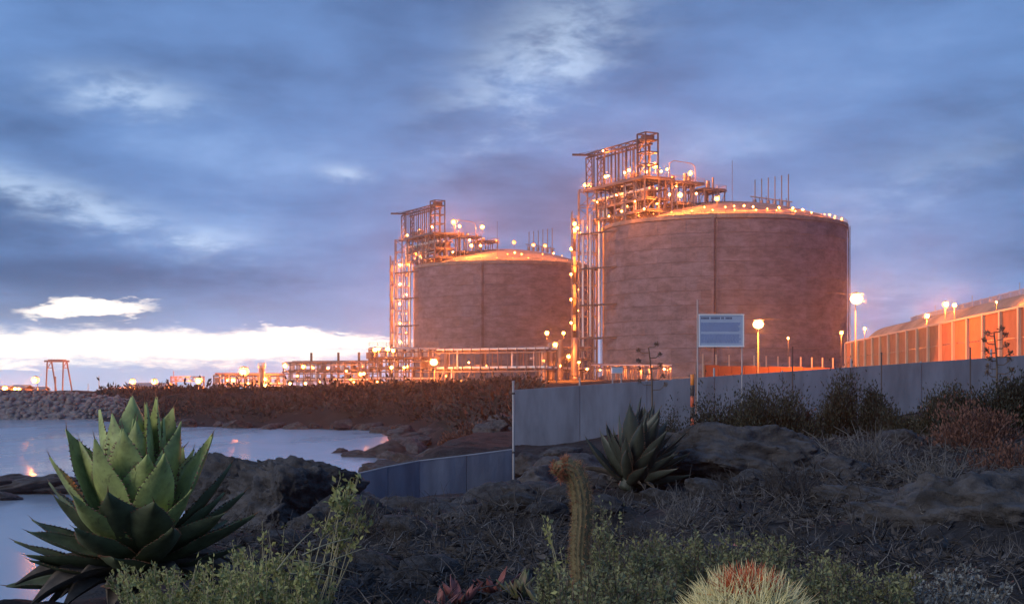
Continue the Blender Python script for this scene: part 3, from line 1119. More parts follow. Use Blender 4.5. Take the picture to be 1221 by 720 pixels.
t, q, zs = pipe_rack('long steel pipe rack with pale pipes below the farther tank', 520, 650, 390, 372, 15.0, 2, 12, mats=('pipe_white', 'pipe_white', 'steel'))
for k in range(0, 13):
    member('hanger', t, q(k, 0, zs[-1]), q(k, 0, zs[-1] + 1.2), 0.22, 'steel')
t, q, zs = pipe_rack('tall multi-level process structure crowded with pipes left of the farther tank', 440, 522, 392, 392, 15.5, 4, 8, depth=10, npipe=5, name='process_structure')
for k in range(7):
    p = q(k + 0.5, 0.5, zs[2])
    link('vessel', unit('vessel', random.choice(['pipe_white', 'steel'])), t, p - t.location, scale=(1.5, 1.5, 3.2))
rail(t, [q(0, 0, zs[-1] + 0.9), q(8, 0, zs[-1] + 0.9)])
t, q, zs = pipe_rack('lower steel process structure stretching towards the lattice portal', 338, 436, 420, 410, 12.2, 3, 12, depth=9, npipe=4, name='process_structure')
for k in range(8):
    p = q(1.5 * k + 0.4, 0.4, zs[1])
    link('vessel', unit('vessel', random.choice(['pipe_white', 'steel'])), t, p - t.location, scale=(1.4, 1.4, 3.0))
for k in (3, 7, 10):
    member('chimney', t, q(k, 0.5, zs[-1]), q(k, 0.5, zs[-1] + 3.2), 0.7, 'steel_dark', 'cyl')
pipe_rack('steel pipe rack and vessels at the foot of the larger tank tower', 640, 704, 420, 425, 16.5, 3, 7, depth=8, npipe=4)
pipe_rack('low steel pipe rack standing on the headland behind the small cove', 262, 340, 400, 410, 8.4, 2, 8, depth=5, npipe=3)
pipe_rack('low pipe rack at the foot of the larger tank wall', 706, 800, 430, 432, 11.5, 1, 9, depth=4, npipe=3)
for (px, py0, py1, w, Y) in [(643, 437, 418, 1.0, 418), (648, 438, 416, 1.2, 417), (657, 440, 408, 1.3, 419), (668, 444, 405, 1.1, 418), (686, 446, 402, 1.4, 416)]:
    b, p = Pt(px, py0, Y), Pt(px, py1, Y)
    gz = zg(b.x, b.y)
    v = thing('vertical_vessel', 'pale upright process vessel beside the larger tank tower', 'vessel', (b.x, b.y, gz - 0.2), 'upright vessels beside the larger tank tower')
    link('shell', unit('vessel', 'steel'), v, (0, 0, 0.8), scale=(w * 1.6, w * 1.6, p.z - gz - 0.6))
    link('skirt', unit('cyl', 'steel'), v, (0, 0, 0), scale=(w * 1.3, w * 1.3, 1.6))
    member('ladder', v, (b.x - w * .9, b.y - w * .6, gz), (b.x - w * .9, b.y - w * .6, p.z), 0.18, 'steel')

# lamps through the plant
g = 'orange lamps through the process plant'
l = 'orange lamp among the pipe racks of the process plant'
for (px, py, r) in [(447, 417, .9), (452, 416, .6), (462, 416, .8), (469, 418, .7), (486, 437, .45), (467, 438, .7), (482, 438, .5), (430, 446, .7), (434, 445, .5), (504, 460, .7), (460, 461, .6), (474, 461, .4), (486, 462, .4), (450, 455, .3),
                    (427, 463, .5), (440, 462, .4), (418, 452, .4), (550, 454, .4), (572, 455, .35), (532, 448, .35), (652, 397, .9), (672, 397, .7), (662, 411, 1.0), (678, 425, .8), (648, 430, .5), (668, 436, .4), (690, 432, .5), (700, 440, .5), (559, 432, .3), (580, 436, .25), (600, 438, .25)]:
    who = 'the tall process structure' if px < 510 else 'the long pale pipe rack' if px < 640 else 'the vessels beside the larger tank tower'
    lamp(Pt(px, py, 386 if px < 640 else 412), r, 'lamp_small' if r < .5 else 'lamp_far', 'orange lamp on ' + who, 'orange lamps on ' + who, post=1.2)
for (px, py, r) in [(340, 436, .9), (362, 437, .8), (373, 438, .4), (391, 439, .4), (413, 442, .5), (346, 457, .8), (364, 457, .5), (391, 464, .6), (404, 464, .4), (428, 464, .45), (381, 455, .3), (400, 452, .3), (355, 448, .4), (422, 455, .4)]:
    lamp(Pt(px, py, 406), r, 'lamp_small' if r < .5 else 'lamp_far', 'orange lamp on the lower process structure near the lattice portal', 'orange lamps on the lower process structure', post=1.2)
for (px, py, r) in [(278, 453, .8), (284, 458, .5), (314, 444, .6), (316, 452, .8), (287, 466, .5), (304, 463, .4), (330, 462, .4), (271, 453, .35), (296, 457, .4)]:
    lamp(Pt(px, py, 398), r, 'lamp_small' if r < .6 else 'lamp_far', 'orange lamp over the low pipe rack on the headland', 'orange lamps over the low pipe rack on the headland', post=1.6)
# a short lit stack in front of that rack
b = Pt(312, 466, 395)
v = thing('flare_drum', 'short banded stack rising among the lamps on the headland', 'stack', (b.x, b.y, zg(b.x, b.y) - 0.3))
link('shell', unit('cyl', 'steel'), v, (0, 0, 0), scale=(1.6, 1.6, 7.0))
link('head', unit('vessel', 'pipe_white'), v, (0, 0, 6.2), scale=(2.2, 2.2, 1.6))


# ------------------------------------------------------------------ street lamps
def street_lamp(px, py, Y, r, m, label, arm=0.9, pole='steel_dark'):
    p = Pt(px, py, Y)
    z0 = zg(p.x, p.y) - 0.2
    t = thing('street_lamp', label, 'street lamp', (p.x, p.y, z0))
    H = p.z - z0
    prof = [(0.13, 0), (0.13, 0.6), (0.10, 0.65), (0.06, H - 0.2), (0.0, H - 0.2)]
    link('pole', lathe_mesh('lamp_pole', prof, 10, pole), t)
    link('base_plate', unit('box', pole), t, (0, 0, 0), scale=(0.45, 0.45, 0.22))
    member('arm', t, (p.x, p.y, p.z - 0.3), (p.x - 0.15, p.y - r * 0.9, p.z + r * 0.75), 0.1, pole, 'cyl')
    link('globe', unit('ball', m), t, (-0.1, -r * 1.3, H), scale=(2 * r, 2 * r, 1.7 * r))
    bulb(t, (-0.1, -r * 2.5, H - 0.2), 48000 * r * r if m == 'lamp_big' else 20000 * r * r)
    link('hood', unit('cap', 'steel'), t, (-0.1, -r * 1.3, H + r * 0.72), scale=(1.7 * r, 1.7 * r, 1.4 * r))
    return t


street_lamp(1020, 357, 166, 0.75, 'lamp_big', 'tall street lamp with the largest glowing head, right of the larger tank')
street_lamp(904, 387, 132, 0.50, 'lamp_big', 'street lamp glowing in front of the larger tank beside the notice board')
street_lamp(518, 432, 345, 0.95, 'lamp_big', 'street lamp glowing before the farther tank among the pipe racks')
street_lamp(318, 461, 300, 0.8, 'lamp_big', 'low street lamp on the headland, its light reflected in the cove')
street_lamp(293, 443, 308, 1.1, 'lamp_mid', 'tall street lamp on the headland whose glow lies across the cove')
street_lamp(45, 453, 330, 0.9, 'lamp_mid', 'street lamp on the breakwater next to the trestle tower')
g = 'tall lamps between the sheds and the portal'
for (px, py) in ((160, 455), (186, 455), (132, 467)):
    street_lamp(px, py, 330, 0.75, 'lamp_mid', 'street lamp standing over the low sheds beyond the breakwater')['group'] = 'street lamps over the low sheds'
street_lamp(239, 454, 352, 0.95, 'lamp_mid', 'street lamp against the right leg of the lattice portal')
street_lamp(222, 466, 350, 0.7, 'lamp_mid', 'low street lamp glowing under the lattice portal')
for (px, py, Y, r) in [(1127, 363, 200, .55), (1138, 364, 200, .38), (1105, 377, 190, .45), (1188, 360, 200, .2), (1031, 392, 255, .35), (1003, 397, 260, .45), (940, 403, 260, .22)]:
    p = Pt(px, py, Y)
    z0 = zg(p.x, p.y)
    lamp(p, r, 'lamp_mid' if r > .4 else 'lamp_far', 'small orange lamp on a post along the lit hillside', 'lamps along the lit hillside', post=max(0.6, p.z - r - z0 + 0.1), power=4.0)


# ------------------------------------------------------------------ left shore: portal, sheds, trestle, breakwater
def portal():
    a, b = Pt(207, 468, 352), Pt(240, 468, 352)
    z0 = min(zg(a.x, a.y), zg(b.x, b.y)) - 0.2
    t = thing('lattice_portal', 'red-brown lattice portal frame spanning the shore road', 'gantry', ((a.x + b.x) / 2, a.y, z0))
    zt = Pt(207, 449, 352).z
    for p in (a, b):
        for dx in (-0.6, 0.6):
            for dy in (-0.6, 0.6):
                member('leg', t, (p.x + dx, p.y + dy, z0), (p.x + dx, p.y + dy, zt), 0.18, 'rust_post')
        n = 5
        for k in range(n):
            za, zb = z0 + (zt - z0) * k / n, z0 + (zt - z0) * (k + 1) / n
            s = 1 if k % 2 else -1
            member('leg_web', t, (p.x - 0.6 * s, p.y - 0.6, za), (p.x + 0.6 * s, p.y - 0.6, zb), 0.12, 'rust_post')
    for dy in (-0.6, 0.6):
        for z in (zt, zt - 1.1):
            member('chord', t, (a.x - 0.7, a.y + dy, z), (b.x + 0.7, b.y + dy, z), 0.2, 'rust_post')
        n = 8
        for k in range(n):
            xa, xb = a.x + (b.x - a.x) * k / n, a.x + (b.x - a.x) * (k + 1) / n
            s = k % 2
            member('girder_web', t, (xa, a.y + dy, zt - 1.1 * s), (xb, a.y + dy, zt - 1.1 * (1 - s)), 0.12, 'rust_post')
    member('mast', t, (a.x, a.y, zt), (a.x, a.y, zt + 1.4), 0.12, 'rust_post')


portal()


def trestle():
    Y = 335
    z0 = 4.2
    t = thing('trestle_tower', 'slender trestle tower on splayed legs behind the breakwater', 'tower', (Pt(70, 460, Y).x, Y, z0))
    zt = Pt(70, 430.5, Y).z
    for (pt, pb, dy) in ((56.5, 54.5, -1.5), (61.5, 67.5, 1.5), (75.5, 74.5, -1.5), (79.5, 86.5, 1.5)):
        a, b = Pt(pb, 460, Y + dy), Pt(pt, 460, Y + dy * 0.6)
        member('leg', t, (a.x, a.y, z0), (b.x, b.y, zt), 0.28, 'rust_post')
    for (pa, pb) in ((57, 61.5), (75.5, 79.5)):
        a, b = Pt(pa, 460, Y - 0.9), Pt(pb, 460, Y + 0.9)
        for z in (zt - 1.6,):
            member('tie', t, (a.x, a.y, z), (b.x, b.y, z), 0.16, 'rust_post')
        member('web', t, (a.x, a.y, zt - 1.6), (b.x, b.y, zt), 0.14, 'rust_post')
    member('inner_post', t, (Pt(64, 460, Y).x, Y + 1.2, z0), (Pt(64, 460, Y).x, Y + 1.2, zt - 3.6), 0.3, 'rust_post')
    for dy in (-1.0, 1.0):
        member('cap_beam', t, (Pt(54.5, 460, Y).x, Y + dy, zt), (Pt(81, 460, Y).x, Y + dy, zt), 0.4, 'rust_post')
    block('cap_plate', t, (Pt(68, 460, Y).x, Y, zt + 0.2), (3.6, 2.4, 0.18), 'rust_post')


trestle()


def shed(pxa, pxb, pyt, Y, depth, label, gable=0.7):
    a, b = Pt(pxa, pyt, Y), Pt(pxb, pyt, Y)
    x0, x1 = a.x, b.x
    cx = (x0 + x1) / 2
    z0 = min(zg(x0, Y), zg(x1, Y), zg(cx, Y + depth)) - 0.3
    t = thing('shed', label, 'shed', (cx, Y + depth / 2, z0), 'low sheds along the shore')
    H = a.z - z0
    W = x1 - x0
    n = max(2, int(W / 2.4))
    for k in range(n):
        block('wall_sheet', t, (x0 + W * (k + .5) / n, Y, z0), (W / n - 0.06, 0.15, H), 'shed_wall')
    block('back_wall', t, (cx, Y + depth, z0), (W, 0.15, H), 'shed_wall')
    for x in (x0 + 0.08, x1 - 0.08):
        block('end_wall', t, (x, Y + depth / 2, z0), (0.15, depth - 0.2, H), 'shed_wall')
    v = [(-W / 2 - .3, -depth / 2 - .4, H), (W / 2 + .3, -depth / 2 - .4, H), (W / 2 + .3, 0, H + gable), (-W / 2 - .3, 0, H + gable), (-W / 2 - .3, depth / 2 + .4, H), (W / 2 + .3, depth / 2 + .4, H)]
    v += [(x, y, z + 0.15) for (x, y, z) in v]
    f = [(0, 1, 2, 3), (3, 2, 5, 4), (9, 8, 7, 6), (10, 11, 8, 9), (0, 6, 7, 1), (4, 5, 11, 10), (0, 3, 9, 6), (3, 4, 10, 9), (1, 7, 8, 2), (2, 8, 11, 5)]
    link('roof', mesh_py('shed_roof', v, f, 'shed_roof'), t)
    block('door', t, (cx - W * 0.2, Y - 0.1, z0), (1.6, 0.08, H * 0.7), 'steel_dark')
    for k in range(2):
        block('window', t, (cx + W * (0.05 + 0.2 * k), Y - 0.1, z0 + H * 0.4), (1.2, 0.06, H * 0.3), 'glass_dark')
    return t


shed(126, 152, 466, 322, 7, 'low flat shed at the end of the breakwater, below the shed with the ridge roof')
shed(150, 196, 461.5, 336, 8, 'long low shed with a ridge roof between the breakwater and the lattice portal', 0.9)
shed(-6, 9, 464, 330, 5, 'small shed at the far end of the breakwater quay')
shed(13, 30, 463, 334, 5, 'small shed with lamps on it behind the breakwater quay')
shed(28, 52, 465, 340, 4, 'long very low shed touching the trestle tower')
for (px, py, r) in [(6, 463, .8), (18, 463.5, .5), (23, 463.5, .45), (17, 469, .6)]:
    lamp(Pt(px, py, 327), r, 'lamp_mid', 'orange lamp on the small sheds of the breakwater quay', 'orange lamps on the quay sheds', post=1.0)
for (px, py, Y) in ((118, 448, 330), (105, 457, 345), (303, 452, 400)):
    p = Pt(px, py, Y)
    z0 = max(zg(p.x, p.y), 3.5) - 0.2
    m = thing('flag_mast', 'thin bare mast standing beyond the shore', 'mast', (p.x, p.y, z0), 'thin bare masts')
    member('pole', m, (p.x, p.y, z0), p, 0.16, 'post_metal', 'cyl')
    link('foot', unit('box', 'post_metal'), m, (0, 0, 0), scale=(0.5, 0.5, 0.25))


def rock_arrays(sub, seed, rough=0.35, flat=0.7, crag=0.0):
    bm = bmesh.new()
    bmesh.ops.create_icosphere(bm, subdivisions=sub, radius=1.0)
    off = Vector((seed * 3.7, seed * 1.3, -seed * 2.1))
    planes = []
    rr = random.Random(seed)
    for k in range(14):
        n = Vector((rr.gauss(0, 1), rr.gauss(0, 1), rr.gauss(0, 1))).normalized()
        planes.append((n, rr.uniform(0.58, 0.92)))
    for v in bm.verts:
        p = v.co.copy()
        for n, d in planes:
            e = p.dot(n) - d
            if e > 0:
                p -= n * e * 0.97
        dsp = mnoise.fractal(p * 1.3 + off, 0.7, 2.1, 5) * rough * 0.55 + mnoise.noise(p * 4 + off) * rough * 0.12
        if crag:
            w = p * 2.3 + off
            dsp += crag * (0.5 - abs(mnoise.noise(w))) + crag * .55 * (0.5 - abs(mnoise.noise(w * 2.4))) + crag * .3 * (0.5 - abs(mnoise.noise(w * 6))) + crag * .15 * mnoise.noise(w * 14)
        p = p * (1 + dsp)
        p.z *= flat
        v.co = p
    bm.verts.ensure_lookup_table()
    V = np.array([v.co[:] for v in bm.verts])
    Fc = np.array([[v.index for v in f.verts] for f in bm.faces])
    bm.free()
    return V, Fc


def breakwater():
    t = thing('breakwater', 'long rubble breakwater of grey boulders across the cove mouth', 'breakwater', (-110, 262, 0))
    kinds = [rock_arrays(1, s, 0.5, 0.8) for s in range(6)]
    VV, FF, n = [], [], 0
    r = random.Random(5)
    for row in range(9):
        x = -215.0
        while x < -62:
            s = r.uniform(0.55, 1.15)
            x += s * 1.35
            k = row / 8
            y = 254.5 + k * 8.5 + r.uniform(-.5, .5)
            z = -0.3 + k * 4.9 + r.uniform(-.25, .25)
            if x > -80:
                z *= max(0.3, 1 - (x + 80) / 30)
            V, Fc = kinds[r.randrange(6)]
            a = r.uniform(0, 6.28)
            M = np.array([[math.cos(a), -math.sin(a), 0], [math.sin(a), math.cos(a), 0], [0, 0, 1]])
            W = (V * [s, s * r.uniform(.8, 1.2), s * r.uniform(.8, 1.1)]) @ M.T + [x + 110, y - 262, z]
            VV.append(W)
            FF.append(Fc + n)
            n += len(V)
    o = link('boulders', mesh_np('breakwater_boulders', np.concatenate(VV), np.concatenate(FF), 'rock_pale'), t)
    o['kind'] = 'stuff'
    v, f = [], []
    pr = [(-8.5, -2), (-7.6, 0), (0.2, 4.3), (9, 4.5), (10, -2)]
    xs = [-120, 30, 50]
    for i, x in enumerate(xs):
        for (y, z) in pr:
            v.append((x, y, z if i < 2 else z * 0.4))
    for i in range(2):
        for k in range(4):
            a = i * 5 + k
            f.append((a, a + 5, a + 6, a + 1))
    link('rubble_core', mesh_py('rubble_core', v, f, 'rock_pale'), t)


breakwater()


# ------------------------------------------------------------------ fences and signs
def slab_mesh(name, a0, a1, b0, b1, material, th=0.05, seg=8, bow=0.03, seed=0):
    """upright sheet between two posts: a foot and head on one side, b on the other"""
    a0, a1, b0, b1 = map(Vector, (a0, a1, b0, b1))
    d = (b0 - a0)
    nrm = Vector((d.y, -d.x, 0)).normalized()
    v, f = [], []
    nz = 5
    for side in (0, 1):
        for i in range(seg + 1):
            for k in range(nz + 1):
                u, w = i / seg, k / nz
                p = (a0.lerp(b0, u)).lerp(a1.lerp(b1, u), w)
                s = bow * math.sin(math.pi * u) * math.sin(math.pi * w) + 0.5 * bow * mnoise.noise(Vector((u * 3 + seed, w * 2, seed * 1.7))) * (1 if 0 < i < seg else 0)
                v.append(p + nrm * (s + (th / 2 if side == 0 else -th / 2)))
    n1 = (seg + 1) * (nz + 1)
    for side in (0, 1):
        for i in range(seg):
            for k in range(nz):
                a = side * n1 + i * (nz + 1) + k
                q = (a, a + nz + 1, a + nz + 2, a + 1)
                f.append(q if side == 0 else q[::-1])
    for i in range(seg):
        a, b = i * (nz + 1) + nz, (i + 1) * (nz + 1) + nz
        f.append((a, b, b + n1, a + n1))
        a, b = i * (nz + 1), (i + 1) * (nz + 1)
        f.append((b, a, a + n1, b + n1))
    for k in range(nz):
        a = k
        f.append((a, a + 1, a + 1 + n1, a + n1))
        a = seg * (nz + 1) + k
        f.append((a + 1, a, a + n1, a + 1 + n1))
    return mesh_py(name, v, f, material, False)


def upper_screen():
    # runs across the view, rising to the right
    a, b = Pt(612.5, 465, 60), Pt(1440, 409, 57)
    t = thing('screen_fence', 'long plain grey screen fence rising from the corner pole past the shrubs', 'fence', (a.x, a.y, zg(a.x, a.y)))
    n = 10
    for k in range(n):
        p, q_ = a.lerp(b, k / n), a.lerp(b, (k + 1) / n)
        z0, z1 = zg(p.x, p.y) - 0.25, zg(q_.x, q_.y) - 0.25
        g0, g1 = p.lerp(q_, 0.004), p.lerp(q_, 0.996)
        base = t.location
        me = slab_mesh('screen_panel', Vector((g0.x, g0.y, z0)) - base, g0 - base, Vector((g1.x, g1.y, z1)) - base, g1 - base, 'screen_cloth', seed=k)
        link('screen_panel', me, t)
        if k:
            member('post', t, (p.x, p.y + 0.1, z0), (p.x, p.y + 0.1, p.z + (0.35 if k % 2 else 0.05)), 0.08, 'post_metal', 'cyl')
    member('top_rail', t, a + Vector((0, 0.08, -0.02)), b + Vector((0, 0.08, -0.02)), 0.05, 'post_metal', 'cyl')


upper_screen()


def lower_screen():
    pts = [(427, 565, 640, 42.5), (462, 557, 640, 43.2), (500, 550, 630, 44), (556, 543.5, 620, 44.6), (610.5, 536.5, 610, 45.2)]
    t = thing('screen_fence', 'lower grey screen fence running down to the water from the corner pole', 'fence', (Pt(610, 590, 45.2).x, 45.2, Pt(610, 590, 45.2).z))
    base = t.location
    for k, (a, b) in enumerate(zip(pts, pts[1:])):
        a1, a0 = Pt(a[0], a[1], a[3]), Pt(a[0], a[2], a[3])
        b1, b0 = Pt(b[0], b[1], b[3]), Pt(b[0], b[2], b[3])
        d = (b1 - a1).normalized() * 0.012
        me = slab_mesh('screen_panel', a0 + d - base, a1 + d - base, b0 - d - base, b1 - d - base, 'screen_cloth', seed=k + 20, bow=0.05)
        link('screen_panel', me, t)
        member('top_rail', t, a1 + Vector((0, 0, 0.02)), b1 + Vector((0, 0, 0.02)), 0.045, 'post_metal', 'cyl')
        if k:
            member('post', t, (a1.x, a1.y + 0.08, a0.z), (a1.x, a1.y + 0.08, a1.z), 0.06, 'post_metal', 'cyl')
    p = Pt(612.2, 455, 45.2)
    t = thing('corner_pole', 'tall slim metal pole where the two grey screen fences meet', 'pole', (p.x, p.y, Pt(612, 592, 45.2).z))
    member('pole', t, (p.x, p.y, Pt(612, 592, 45.2).z), p, 0.075, 'post_metal', 'cyl')
    link('cap', unit('ball', 'post_metal'), t, p - t.location, scale=(0.1, 0.1, 0.06))
    for py in (470, 540, 583):
        z = Pt(612, py, 45.2).z
        member('clamp', t, (p.x, p.y, z), (p.x, p.y, z + 0.06), 0.1, 'steel_dark', 'cyl')


lower_screen()


def tall_barrier():
    t = thing('tall_barrier', 'tall barrier fence with pale posts lit orange in front of the hill', 'fence', (50, 140, 6))
    base = t.location
    pts = [Vector((50 + 0.088 * (Y - 140), Y, 0)) for Y in np.arange(125.4, 262, 7.3)]
    zt = 13.6
    for k, p in enumerate(pts):
        z0 = zg(p.x, p.y) - 0.4
        member('post', t, (p.x - 0.16, p.y, z0), (p.x - 0.16, p.y, zt + 0.1), 0.42, 'pale_post')
        if k + 1 < len(pts):
            e = pts[k + 1]
            z1 = zg(e.x, e.y) - 0.4
            a, b = p.lerp(e, 0.01), p.lerp(e, 0.99)
            for j, (u0, u1) in enumerate(((0.0, 0.33), (0.34, 0.66), (0.67, 1.0))):
                za, zb = z0 + (zt - z0) * u0, z0 + (zt - z0) * u1
                ya, yb = z1 + (zt - z1) * u0, z1 + (zt - z1) * u1
                me = slab_mesh('barrier_panel', Vector((a.x, a.y, za)) - base, Vector((a.x, a.y, zb)) - base, Vector((b.x, b.y, ya)) - base, Vector((b.x, b.y, yb)) - base, 'barrier_cloth', th=0.1, seg=3, bow=0.06, seed=k * 3 + j)
                link('barrier_panel', me, t)
    member('top_rail', t, pts[0] + Vector((-0.1, 0, zt + 0.15)), pts[-1] + Vector((-0.1, 0, zt + 0.15)), 0.22, 'pale_post')


tall_barrier()


def hill_fence():
    t = thing('chain_link_fence', 'open chain link fence running up over the lit hillside', 'fence', (62, 240, 12))
    base = t.location
    ys = np.linspace(170, 332, 25)
    pts = []
    for Y in ys:
        x = 50 + 0.088 * (Y - 140) + 5 + 21
        pts.append(Vector((x, Y, zg(x, Y))))
    v, f = [], []

    def bar(a, b, w):
        d = (b - a).normalized()
        ref = Vector((0, 0, 1)) if abs(d.z) < .9 else Vector((1, 0, 0))
        s = d.cross(ref).normalized() * w / 2
        u = s.cross(d).normalized() * w / 2
        n = len(v)
        for q in (a, b):
            v.extend([q - s - u, q + s - u, q + s + u, q - s + u])
        for i in range(4):
            j = (i + 1) % 4
            f.append((n + i, n + j, n + 4 + j, n + 4 + i))
    up = Vector((0, 0, 1))
    for k, p in enumerate(pts):
        member('post', t, p - up * 0.3, p + up * (2.6 if k % 5 else 3.6), 0.14, 'post_metal', 'cyl')
        if k + 1 < len(pts):
            e = pts[k + 1]
            member('top_rail', t, p + up * 2.4, e + up * 2.4, 0.08, 'post_metal', 'cyl')
            n = 22
            for j in range(n):
                a0, a1 = p.lerp(e, j / n) - base, p.lerp(e, min(1, (j + 5) / n)) - base
                bar(a0 + up * 0.05, a1 + up * 2.4, 0.035)
                a0, a1 = p.lerp(e, j / n) - base, p.lerp(e, max(0, (j - 5) / n)) - base
                bar(a0 + up * 0.05, a1 + up * 2.4, 0.035)
    o = link('wire_mesh', mesh_py('wire_mesh', v, f, 'galvanised'), t)
    o['kind'] = 'stuff'


hill_fence()


def low_barrier():
    """low concrete kerb wall behind the screen, lit by the street lamp"""
    t = thing('low_wall', 'low concrete wall lit bright orange behind the grey screen fence', 'wall', (15, 150, 6))
    a, b = Vector((20.5, 152, 0)), Vector((41, 176, 0))
    n = 12
    for k in range(n):
        p = a.lerp(b, (k + 0.5) / n)
        z0 = zg(p.x, p.y) - 0.4
        ang = math.atan2(b.y - a.y, b.x - a.x)
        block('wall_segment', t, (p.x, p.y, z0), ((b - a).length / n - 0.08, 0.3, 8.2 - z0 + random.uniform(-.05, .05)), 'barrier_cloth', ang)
        q_ = a.lerp(b, k / n)
        member('post', t, (q_.x - .2, q_.y - .3, z0), (q_.x - .2, q_.y - .3, 9.4), 0.14, 'pale_post')


low_barrier()


def notice_board():
    Y = 54.0
    a, b = Pt(833, 374.5, Y), Pt(887, 413.5, Y)
    W, H = b.x - a.x, a.z - b.z
    cx = (a.x + b.x) / 2
    t = thing('notice_board', 'white notice board of two blue text blocks on tall posts before the larger tank', 'sign', (cx, Y, zg(cx, Y)))
    rz = R(6)
    link('board', unit('box', 'sign_white'), t, (0, 0, b.z - t.location.z), (0, 0, 0), (W, 0.05, H))
    zb = b.z
    for x in (a.x - 0.03, b.x - 0.06):
        member('post', t, (x, Y + 0.07, zg(x, Y) - 0.2), (x, Y + 0.07, a.z + (0.55 if x < cx else 0.02)), 0.06, 'post_metal', 'cyl')
    for (z0, z1) in ((0.0, 0.035), (0.965, 1.0)):
        block('frame', t, (cx, Y - 0.035, zb + H * z0), (W + 0.02, 0.03, H * (z1 - z0)), 'white_paint')
    for x in (a.x + 0.02, b.x - 0.02):
        block('frame', t, (x, Y - 0.034, zb + H * 0.036), (0.04, 0.028, H * 0.928), 'white_paint')
    r = random.Random(3)
    # heading and rows of small print, too small to read in the photograph
    v, f = [], []

    def dash(x0, x1, z, h, dst):
        n = len(dst[0])
        y = -0.0285
        dst[0].extend([(x0, y, z), (x1, y, z), (x1, y, z + h), (x0, y, z + h)])
        dst[1].append((n, n + 1, n + 2, n + 3))
    head = ([], [])
    x = -W / 2 + 0.1
    for wd in (0.3, 0.34, 0.1, 0.22):
        k = 0
        while k < wd:
            dash(x + k, x + k + 0.035, H * 0.845, H * 0.065, head)
            k += 0.05
        x += wd + 0.06
    text = ([], [])
    for blk in ((0.75, 0.47), (0.40, 0.12)):
        rows = 9
        for i in range(rows):
            z = H * (blk[0] - (blk[0] - blk[1]) * (i + 1) / rows)
            x = -W / 2 + 0.09
            end = W / 2 - 0.1 - r.uniform(0, 0.12)
            while x < end:
                w = r.uniform(0.03, 0.12)
                dash(x, min(x + w, end), z, H * 0.022, text)
                x += w + 0.015
    link('heading', mesh_py('board_heading', head[0], head[1], 'sign_dark'), t, (0, 0, zb - t.location.z))
    link('small_print', mesh_py('board_print', text[0], text[1], 'sign_blue'), t, (0, 0, zb - t.location.z))


notice_board()


def marker_post():
    Y = 56.5
    p = Pt(825.5, 446, Y)
    z0 = zg(p.x, Y) - 0.2
    t = thing('marker_post', 'orange and black banded marker post in front of the grey screen fence', 'post', (p.x, Y, z0))
    H = p.z - z0
    n = 6
    for k in range(n):
        link('band', unit('cyl', ('signal_red', 'signal_red', 'steel_dark', 'signal_red', 'steel_dark', 'signal_orange')[k]), t, (0, 0, H * k / n), scale=(0.16, 0.16, H / n - 0.004))
    q_ = Pt(830, 433, Y)
    t = thing('stake', 'thin rusty stake standing close beside the banded marker post', 'stake', (q_.x, Y, zg(q_.x, Y) - 0.2))
    member('shaft', t, (q_.x, Y, zg(q_.x, Y) - 0.2), q_, 0.07, 'rust_post', 'cyl')
    link('tip', unit('ball', 'rust_post'), t, q_ - t.location, scale=(0.09, 0.09, 0.09))


marker_post()


def cabinet():
    Y = 72.0
    p = Pt(735.5, 437.5, Y)
    z0 = zg(p.x, Y) - 0.1
    t = thing('utility_cabinet', 'small white cabinet on legs peeping over the grey screen fence', 'cabinet', (p.x, Y, z0))
    bz = Pt(735, 445, Y).z
    block('box', t, (p.x, Y, bz), (0.55, 0.4, p.z - bz - 0.04), 'white_paint')
    block('lid', t, (p.x, Y, p.z - 0.035), (0.62, 0.46, 0.04), 'galvanised')
    block('door', t, (p.x, Y - 0.215, bz + 0.04), (0.46, 0.02, p.z - bz - 0.12), 'sign_white')
    for dx in (-0.22, 0.22):
        member('leg', t, (p.x + dx, Y, z0), (p.x + dx, Y, bz), 0.07, 'post_metal')


cabinet()


# ------------------------------------------------------------------ rocks
ROCKS = []
for s in range(7):
    V, Fc = rock_arrays(4, s + 20, 0.42, 0.8, 0.22)
    ROCKS.append(mesh_np('boulder', V, Fc, 'rock', False))


def boulder(px, py, Y, sx, sy, sz, kind, label, group=None, rz=None, name='boulder', sink=0.35):
    """py: where its top shows"""
    p = Pt(px, py, Y)
    o = link(name, ROCKS[kind % 7], None, (p.x, p.y, p.z - sz * 0.55), (random.uniform(-.25, .25), random.uniform(-.25, .25), random.uniform(0, 6.28) if rz is None else rz), (sx, sy, sz))
    tag(o, label, 'rock', group)
    return o


V, Fc = rock_arrays(6, 77, 0.5, 0.9, 0.32)
o = link('rock_outcrop', mesh_np('rock_outcrop', V, Fc, 'rock'), None, (Pt(348, 600, 16).x, 16, 4.56), (0, 0.16, 0.5), (0.80, 1.0, 0.56))
tag(o, 'large dark rock outcrop at the cove edge right of the big agave', 'rock')
V, Fc = rock_arrays(6, 78, 0.5, 0.9, 0.32)
o = link('rock_outcrop', mesh_np('rock_outcrop', V, Fc, 'rock'), None, (Pt(296, 590, 17).x, 17, 4.62), (0, 0, 1.5), (0.60, 0.9, 0.58))
tag(o, 'dark rock shoulder rising between the big agave and the large outcrop', 'rock')
V, Fc = rock_arrays(6, 79, 0.45, 0.7, 0.32)
o = link('rock_outcrop', mesh_np('rock_outcrop', V, Fc, 'rock'), None, (Pt(392, 640, 14.5).x, 14.5, 4.3), (0, 0.2, 2.2), (0.75, 0.8, 0.7))
tag(o, 'low dark rock slab sloping down right of the large outcrop', 'rock')

